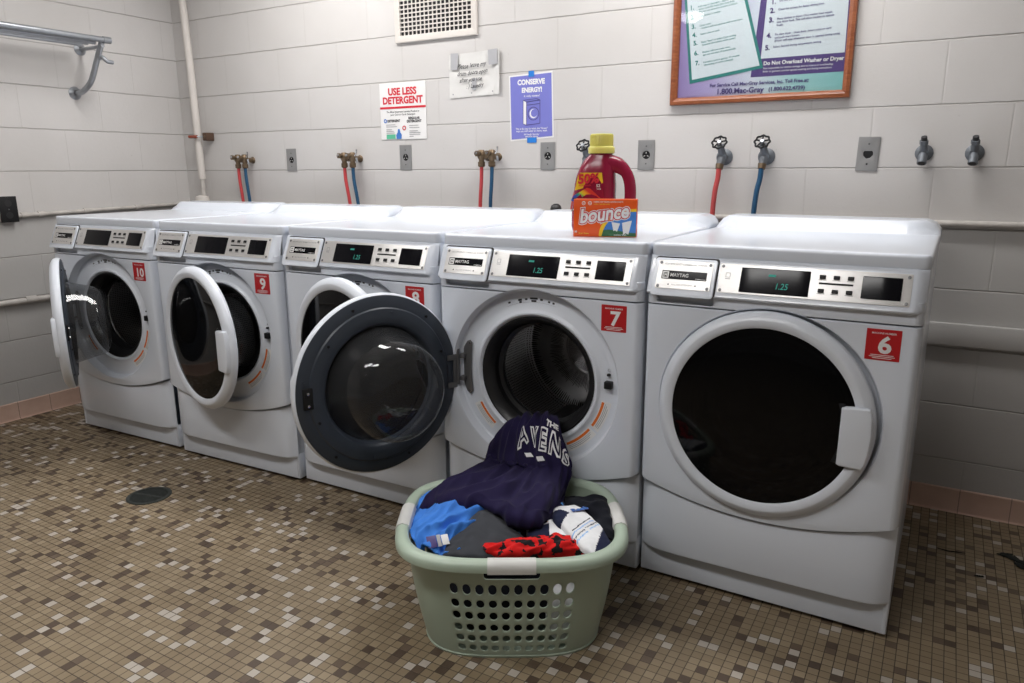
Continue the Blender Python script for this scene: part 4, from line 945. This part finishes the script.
# columns of holes on the four sides: sample angles by arc position so the hole columns are even
def ang_for(side, s_):        # side 0 front(-y),1 right,2 back,3 left ; s_ offset along that side
    lo, hi = {0: (-pi + .03, -.03), 1: (-pi / 2 + .03, pi / 2 - .03), 2: (.03, pi - .03), 3: (pi / 2 + .03, 3 * pi / 2 - .03)}[side]
    f = lambda a: (wall_pt(a, .6)[0] if side in (0, 2) else wall_pt(a, .6)[1]); up_ = f(hi) > f(lo)
    for _ in range(40):
        m = (lo + hi) / 2
        if (f(m) < s_) == up_: lo = m
        else: hi = m
    return (lo + hi) / 2
cols = []   # (angle_start, angle_end, kind)
def side_cols(side, n, pitch, hole):
    L = []
    for i in range(n):
        c0 = (i - (n - 1) / 2) * pitch
        L.append((c0 - hole / 2, c0 + hole / 2))
    return L
A = []
for side, n, half, hh in ((0, 10, .2, .066), (1, 8, .15, .055), (2, 10, .2, .066), (3, 8, .15, .055)):
    L = side_cols(side, n, .0312 if side in (0, 2) else .030, .0225)
    pts = []
    for i, (a0, a1) in enumerate(L): pts += [(a0, 'h', i), (a1, 'g', i)]
    if side in (2, 3): pts = [(p_[0], None, None) for p_ in reversed(pts)]; pts = [(p_[0], 'h' if k % 2 == 0 else 'g', k // 2) for k, p_ in enumerate(pts)]
    for k, (s_, kind, i) in enumerate(pts):
        last = k == len(pts) - 1
        A.append((ang_for(side, s_) % (2 * pi), 'g' if last else kind, side, s_, hh))
A.sort(key=lambda q: q[0])
# fill corners with extra solid columns
full = []
for k, q in enumerate(A):
    nx_ = A[(k + 1) % len(A)][0] + (2 * pi if k == len(A) - 1 else 0); span = nx_ - q[0]
    full.append(q)
    if q[1] == 'g' and q[2] != A[(k + 1) % len(A)][2]:
        m = 12
        for j in range(1, m): full.append(((q[0] + span * j / m), 'g', q[2], 9, 0))
hr = [0.0, .055]; z_ = .075; ZR = [(0., 'g'), (.05, 'g')]
rowsz = [.060, .165, .280, .405, .530, .665]; rh_ = [.070, .078, .086, .092, .094, .118]
for z0_, r_ in zip(rowsz, rh_): ZR += [(z0_, 'h'), (z0_ + r_, 'g')]
ZR += [(.815, 'g'), (.83, 's'), (.925, 'g'), (1.0, 'g')]
wb = MB(); V2 = [[wall_pt(c_[0], z0_) for c_ in full] for z0_, _ in ZR]
nc = len(full); wb.v = [Vector(v) for r in V2 for v in r]; wb.mi(M['basket'])
for i in range(len(ZR) - 1):
    for j in range(nc):
        c_ = full[j]
        if ZR[i][1] == 'h' and c_[1] == 'h': continue
        if ZR[i][1] == 's' and c_[4] > 0 and abs(c_[3]) < c_[4] + .001 and abs(full[(j + 1) % nc][3]) < c_[4] + .016: continue
        wb.f.append((i * nc + j, i * nc + (j + 1) % nc, (i + 1) * nc + (j + 1) % nc, (i + 1) * nc + j)); wb.m.append(0); wb.sm.append(True)
wo = wb.build('basket_wall', bk, sharp=False)
me_ = wo.data; at_ = me_.attributes.new('crease_edge', 'FLOAT', 'EDGE')
cnt = {}
for pl_ in me_.polygons:
    for ek in pl_.edge_keys: cnt[ek] = cnt.get(ek, 0) + 1
for e_ in me_.edges: at_.data[e_.index].value = .62 if cnt.get(tuple(sorted(e_.vertices)), 0) < 2 else 0.
md = wo.modifiers.new('round', 'SUBSURF'); md.levels = 2; md.render_levels = 2
md = wo.modifiers.new('thick', 'SOLIDIFY'); md.thickness = .0032; md.offset = 0
na = 120; angs = [2 * pi * i / na for i in range(na)]
bb = MB(); bb.grid([[(0, 0, .004)] * na, [(*sup(a, .20, .165, .62), .004) for a in angs], [(*sup(a, .230, .194, .62), .004) for a in angs], [wall_pt(a, .02) for a in angs]], M['basket'], closed_u=True)
bb.grid([[(*sup(a, .234, .198, .62), .0) for a in angs], [(*sup(a, .236, .2, .62), .006) for a in angs], [(*sup(a, .232, .196, .62), .012) for a in angs]], M['basket'], closed_u=True)
bb.build('basket_base', bk)
rp = [(-.006, -.010), (-.004, .0), (.000, .004), (.012, .0065), (.022, .003), (.0275, -.004), (.029, -.012), (.0285, -.020), (.026, -.020), (.0255, -.012), (.020, -.002), (.004, -.003), (-.002, -.012)]
rb = MB(); rb.grid([[(*sup(a, .276 + d, .236 + d, .60), H_ - .002 + z + .0) for a in angs] for d, z in rp + [rp[0]]], M['basket'], closed_u=True)
# rim dips slightly for the hand grips; grips are soft white sleeves
rb.build('rim', bk)
def grip(a_mid, half):
    gr = [(-.0085, -.012), (-.0055, .002), (.000, .006), (.012, .009), (.0235, .005), (.030, -.004), (.0315, -.012), (.031, -.022), (.025, -.022), (.020, -.008), (.0, -.012)]
    V = []
    for d, z in gr + [gr[0]]:
        row = []
        for i in range(17):
            s_ = -half + 2 * half * i / 16
            if a_mid in ('f', 'b'):
                lo, hi = 0, pi / 2
                for _ in range(30):
                    m = (lo + hi) / 2
                    if sup(m, .276 + d, .236 + d, .60)[0] > abs(s_): lo = m
                    else: hi = m
                y = sup(lo, .276 + d, .236 + d, .60)[1]; row.append((s_, -y if a_mid == 'f' else y, H_ - .002 + z))
            else:
                lo, hi = 0, pi / 2
                for _ in range(30):
                    m = (lo + hi) / 2
                    if sup(m, .276 + d, .236 + d, .60)[1] < abs(s_): lo = m
                    else: hi = m
                x = sup(lo, .276 + d, .236 + d, .60)[0]; row.append((x if a_mid == 'r' else -x, s_, H_ - .002 + z))
        V.append(row)
    m_ = MB().grid(V, M['grip'])
    for e in (0, -1): m_.f.append(tuple(len(V[0]) * k + (0 if e == 0 else 16) for k in range(len(V) - 1))); m_.m.append(0); m_.sm.append(False)
    m_.build('hand_grip', bk)
grip('f', .058); grip('r', .062); grip('l', .062)

# ------------------------------------------------------------------ clothes
def cr(P, t):
    n = len(P) - 1; i = min(int(t * n), n - 1); u = t * n - i
    a, b_, c_, d_ = P[max(i - 1, 0)], P[i], P[i + 1], P[min(i + 2, n)]
    return .5 * ((2 * b_) + (c_ - a) * u + (2 * a - 5 * b_ + 4 * c_ - d_) * u * u + (3 * b_ - a - 3 * c_ + d_) * u ** 3)
def surf(ctrl):
    R_ = [[Vector(q) for q in r] for r in ctrl]
    def f(s_, t):
        return cr([cr(r, s_) for r in R_], t)
    def nrm(s_, t):
        e = .01
        a = f(min(1, s_ + e), t) - f(max(0, s_ - e), t); b_ = f(s_, min(1, t + e)) - f(s_, max(0, t - e)); n = a.cross(b_)
        n = n.normalized() if n.length > 1e-9 else Vector((0, 0, 1)); return n
    return f, nrm
def garment(name, ctrl, mat, lab, cat, folds, seed, ns=70, nt=90, thick=.006, parent=None, edge=.0):
    """draped cloth: a smooth sheet plus soft folds"""
    f, nrm = surf(ctrl)
    sgn = 1 if nrm(.5, .5).dot(Vector((.3, -1, .9))) > 0 else -1
    def P(s_, t, off=0.):
        p_ = f(s_, t); n = nrm(s_, t) * sgn; d = 0
        for fs, ft, amp, skew in folds:
            q_ = noise.noise(Vector((s_ * fs + t * skew, t * ft, seed + fs)))
            d += amp * (1 - 2.2 * abs(q_)) 
        q2 = noise.noise(Vector((s_ * 9, t * 9, seed + 31)))
        rim = min(1, min(s_, 1 - s_) / .06) * .75 + .25
        return p_ + n * ((d + .003 * q2) * rim + off)
    rows = [[P(i / ns, j / nt) for i in range(ns + 1)] for j in range(nt + 1)]
    o = MB().grid(rows, mat).build(name, parent, sharp=False)
    md = o.modifiers.new('thick', 'SOLIDIFY'); md.thickness = thick; md.offset = -1
    if lab: tag(o, lab, cat)
    return o, P
hd_, HP = garment('sweatshirt', HOOD, M['hoodie'], 'navy-purple sweatshirt with white lettering, draped from washer 7 drum into the basket', 'sweatshirt', [(5, 2.4, .018, 1.2), (11, 5, .011, -2)], 2, 110, 150, .007)
# lettering sewn on the sweatshirt
def on_cloth(P, s0, t0, ds, dt, rot=0., off=.0015):
    c_, s__ = cos(rot), sin(rot)
    def f(v):
        x, y = v.x * c_ - v.y * s__, v.x * s__ + v.y * c_
        return P(max(0, min(1, s0 + x * ds)), max(0, min(1, t0 - y * dt)), off)
    return f
def dense_text(mb, s_, size, mat, X, wx=1., bold=0.):
    V, F = text_geo(s_, size, 'LEFT', bold)
    bm = bmesh.new(); vs = [bm.verts.new((v.x * wx, v.y, 0)) for v in V]
    for q_ in F:
        try: bm.faces.new([vs[i] for i in q_])
        except ValueError: pass
    bmesh.ops.triangulate(bm, faces=bm.faces[:])
    for _ in range(3):
        L_ = [e for e in bm.edges if e.calc_length() > size * .12]
        if not L_: break
        bmesh.ops.subdivide_edges(bm, edges=L_, cuts=1); bmesh.ops.triangulate(bm, faces=bm.faces[:])
    bm.verts.index_update(); mb.add([v.co for v in bm.verts], [tuple(v.index for v in q_.verts) for q_ in bm.faces], mat, False, X); bm.free()
lg = MB(); LW = M['white']
def pat(s0, t0, s1, t1): # small woven block
    n_ = 8; rows = [[HP(s0 + (s1 - s0) * i / n_ + .02 * j / n_, t0 + (t1 - t0) * j / n_, .0018) for i in range(n_ + 1)] for j in range(n_ + 1)]
    lg.grid(rows, LW)
TX = dict(A=1)
for ch, s0, t0, rot, sz, wx in (('A', .46, .30, .45, .85, .9), ('V', .56, .295, .15, .85, .8), ('E', .64, .305, -.12, .95, 1.05), ('N', .725, .32, -.3, 1., .8), ('S', .81, .37, -.5, 1.1, .9)):
    for bo, mt, off in ((.085, LW, .0016), (.0, M['hoodie'], .0030)):
        dense_text(lg, ch, 1., mt, on_cloth(lambda a, b_, c_: HP(a, b_, c_), s0, t0, .13 * sz, .13 * sz, rot, off), wx, bo)
dense_text(lg, 'THE', 1., LW, on_cloth(lambda a, b_, c_: HP(a, b_, c_),   .70, .20, .060, .045, -.15, .0016), 1., .05)
pat(.50, .325, .56, .345); pat(.61, .345, .68, .37)
lg.build('white_lettering', hd_, sharp=False)

sh, SP = garment('t_shirt', BLUE, M['shirt'], 'bright blue T-shirt crumpled at the left of the basket', 'T-shirt', [(3.5, 2, .024, 3.5), (8, 3, .014, 5)], 5, 80, 80, .004)
tg = MB()
c0, R_ = Vector((*SHIRTTAG[:2], SHIRTTAG[2] + .004)), Matrix.Rotation(BA + .35, 4, 'Z')
def tagbox(a, b_, mt, dz=0): tg.box((a[0], a[1], dz), (b_[0], b_[1], dz + .002), mt, .0005, Matrix.Translation(c0) @ R_ @ Matrix.Rotation(radians(38), 4, 'X'))
tagbox((-.034, -.016), (-.010, .016), M['navy_print']); tagbox((-.008, -.016), (.002, .016), M['tape']); tagbox((.004, -.014), (.022, .014), M['white'])
tg.build('care_tag', sh)
garment('sweatpants', CHAR, M['charcoal'], 'charcoal grey fleece garment folded over the front left of the basket', 'sweatpants', [(2.2, 1.5, .005, .6)], 9, 60, 60, .005)
garment('patterned_shorts', PATT, M['pattern'], 'black garment with blue pattern, tucked beneath the navy sweatshirt', 'shorts', [(4, 3, .008, 1)], 12, 60, 50, .004)
garment('red_shirt', RED, M['redcloth'], 'red and black patterned garment at the front right of the basket', 'shirt', [(4, 2, .007, 2), (9, 3, .003, 1)], 15, 70, 60, .004)
garment('black_shirt', BLACK, M['blackcloth'], 'black garment bunched at the right rear of the basket', 'shirt', [(3, 2.5, .010, 1.5)], 18, 60, 60, .005)

def sock(name, P, z0, tilt, mats_fn, lab, seed, parent_fn=None):
    c_ = Vector((sum(q[0] for q in P) / len(P), sum(q[1] for q in P) / len(P)))
    n = len(P); Q = [Vector((*q, 0)) for q in P]; S_ = []
    for i in range(n):
        for k in range(6):
            t = k / 6; a, b_, cc_, d_ = Q[i - 1], Q[i], Q[(i + 1) % n], Q[(i + 2) % n]
            S_.append(.5 * ((2 * b_) + (cc_ - a) * t + (2 * a - 5 * b_ + 4 * cc_ - d_) * t * t + (3 * b_ - a - 3 * cc_ + d_) * t ** 3))
    mb = MB(); K = 22; V = []
    for k in range(K + 1):
        r = k / K
        for q in S_:
            x, y = c_.x + (q.x - c_.x) * r, c_.y + (q.y - c_.y) * r
            h = .013 * sqrt(max(0, 1 - r ** 3)) + .003 * noise.noise(Vector((x * 40, y * 40, seed)))
            V.append(Vector((x, y, z0 + h + tilt(x, y))))
    m = len(S_); mb.v = V + [Vector((v.x, v.y, v.z - .010)) for v in V[K * m:]]
    def addf(f):
        cen = sum((mb.v[i] for i in f), Vector()) / len(f); mb.f.append(f); mb.m.append(mb.mi(mats_fn(cen.x, cen.y))); mb.sm.append(True)
    for k in range(K + 1):
        for i in range(m): addf((k * m + i, k * m + (i + 1) % m, (k + 1) * m + (i + 1) % m, (k + 1) * m + i))
    return tag(mb.build(name, None, sharp=False), lab, 'sock', 'white ankle socks in the basket')
def inside(x, y, P):
    r = False; n = len(P)
    for i in range(n):
        (x1, y1), (x2, y2) = P[i], P[(i + 1) % n]
        if (y1 > y) != (y2 > y) and x < (x2 - x1) * (y - y1) / (y2 - y1) + x1: r = not r
    return r
def seg_d(x, y, a, b_):
    ax, ay = a; bx_, by = b_; L2 = (bx_ - ax) ** 2 + (by - ay) ** 2; t = max(0, min(1, ((x - ax) * (bx_ - ax) + (y - ay) * (by - ay)) / L2))
    return sqrt((x - ax - t * (bx_ - ax)) ** 2 + (y - ay - t * (by - ay)) ** 2)
toeA, toeB = Vector(S2_toe[0]), Vector(S2_toe[1])
cen2 = Vector((sum(q[0] for q in SOCK2) / len(SOCK2), sum(q[1] for q in SOCK2) / len(SOCK2)))
def m2(x, y):
    if inside(x, y, S2_heel): return M['sock_navy']
    e = toeB - toeA; side = e.x * (y - toeA.y) - e.y * (x - toeA.x); sc_ = e.x * (cen2.y - toeA.y) - e.y * (cen2.x - toeA.x)
    if side * sc_ < 0: return M['sock_navy']
    for k, (a, b_) in enumerate(S2_STR):
        if seg_d(x, y, a, b_) < .0018: return M['sock_navy'] if k in (0, 2) else M['sock_blue']
    return M['sock']
s2 = sock('ankle_sock', SOCK2, .288, lambda x, y: 0, m2, 'white ankle sock with blue stripes and navy toe, larger of the two in view', 3)
m1 = lambda x, y: M['sock_navy'] if inside(x, y, S1_heel) else M['sock']
s1 = sock('ankle_sock', SOCK1, .268, lambda x, y: 0, m1, 'white ankle sock with navy heel, partly under the striped sock', 6)
a_, b_ = Vector((*S2_TXT[0], 0)), Vector((*S2_TXT[1], 0)); dv = (b_ - a_); ag = atan2(dv.y, dv.x)
lt_ = MB(); X = Matrix.Translation((a_.x, a_.y, .3035)) @ Matrix.Rotation(ag, 4, 'Z')
lt_.text('Reeb', .024, M['navy_print'], X @ Matrix.Translation((0, -.004, .0)), bold=.08); lt_.text('Reeb', .024, M['sign_blue'], X @ Matrix.Translation((0, -.004, .0006)), bold=.02)
lt_.build('sock_lettering', s2)
# clothes lower in the heap, glimpsed through the holes
def pile(name, cu, cv_, ru, rv, z0, z1, mat, lab, cat, seed):
    m = MB(); rows = []; c_, s__ = cos(BA), sin(BA)
    for j in range(29):
        ph = -pi / 2 + pi * j / 28; row = []
        for i in range(48):
            a = 2 * pi * i / 48; k = cos(ph) ** .5 if cos(ph) > 0 else 0
            w = 1 + .10 * noise.noise(Vector((cos(a) * 2, sin(a) * 2, seed + ph)))
            x, y = sup(a, ru * k * w, rv * k * w, .7); z = (z0 + z1) / 2 + (z1 - z0) / 2 * sin(ph)
            z += .012 * noise.noise(Vector((x * 14, y * 14, seed))) * (1 if ph > -.8 else 0)
            x += cu; y += cv_; row.append((BCN.x + x * c_ - y * s__, BCN.y + x * s__ + y * c_, max(.008, z)))
        rows.append(row)
    m.grid(rows, mat, closed_u=True); return tag(m.build(name, sharp=False), lab, cat)
pile('black_towel', -.03, .0, .165, .165, .008, .235, M['blackcloth'], 'black cloth filling the middle of the basket, seen through its holes', 'towel', 4)
pile('white_shirt', .135, -.115, .050, .060, .012, .160, M['sock'], 'white garment seen through the lower right basket holes', 'shirt', 7)
pile('red_towel', -.195, -.10, .030, .05, .12, .215, plain('red_towel', (.5, .015, .02), .9), 'red garment glimpsed through the upper left basket holes', 'towel', 11)

# ------------------------------------------------------------------ lights of the room and added fill
def fixture(x, y, lx, power, lab, ry=0.):
    t = thing('ceiling_light', lab, 'ceiling light', (x, y, ZC), ry, 'fluorescent ceiling fixtures')
    MB().box((-lx / 2, -.14, -.07), (lx / 2, .14, -.001), M['lampshell'], .01).build('housing', t)
    MB().box((-lx / 2 + .02, -.12, -.085), (lx / 2 - .02, .12, -.0705), M['tube'], .004).build('diffuser', t)
    d = bpy.data.lights.new('fixture_light', 'AREA'); d.shape = 'RECTANGLE'; d.size = lx - .06; d.size_y = .22; d.energy = power; d.color = (1., .98, .965)
    o = bpy.data.objects.new('fixture_light', d); COL.objects.link(o); o.location = (0, 0, -.09); o.parent = t
fixture(.95, .32, 1.22, 15, 'fluorescent ceiling fixture above washers 9 and 10', 0)
fixture(2.75, .42, 1.22, 13.5, 'fluorescent ceiling fixture above washer 6')
fixture(1.1, -1.5, 1.22, 14, 'added fill fixture on the ceiling, left of the viewer')  # unseen fill lamp, added to brighten the washer fronts
fixture(2.6, -1.7, 1.22, 17, 'added fill fixture on the ceiling, right of the middle of the room')  # second added fill lamp for the fronts, out of view
dm_ = thing('ceiling_light', 'small round dome lamp behind the viewer', 'ceiling light', (1.33, -2.95, ZC)); dm_.scale = (.9, .9, .9)
MB().lathe([(0, -.10), (.06, -.095), (.11, -.07), (.13, -.03), (.13, -.004)], M['tube'], None, 32).build('dome', dm_)
MB().lathe([(.145, -.004), (.145, -.02), (.132, -.028), (.128, -.004)], M['lampshell'], None, 32).build('housing', dm_)
wd = bpy.data.worlds.new('World'); SC.world = wd; wd.use_nodes = True
wd.node_tree.nodes['Background'].inputs[0].default_value = (.02, .02, .02, 1)

# ------------------------------------------------------------------ camera and view
cam = bpy.data.cameras.new('Camera'); co = bpy.data.objects.new('Camera', cam); COL.objects.link(co)
cam.sensor_width = 36; cam.lens = 36 * 741.344 / 1024; cam.clip_start = .05
co.matrix_world = Matrix.Translation((3.4742, -1.9451, 1.2086)) @ (Matrix.Rotation(.52569, 4, 'Z') @ Matrix.Rotation(1.342319, 4, 'X') @ Matrix.Rotation(-.004214, 4, 'Z'))
SC.camera = co
vs = SC.view_settings; vs.view_transform = 'Standard'; vs.look = 'None'; vs.gamma = 1; vs.use_curve_mapping = False; vs.exposure = -0.07
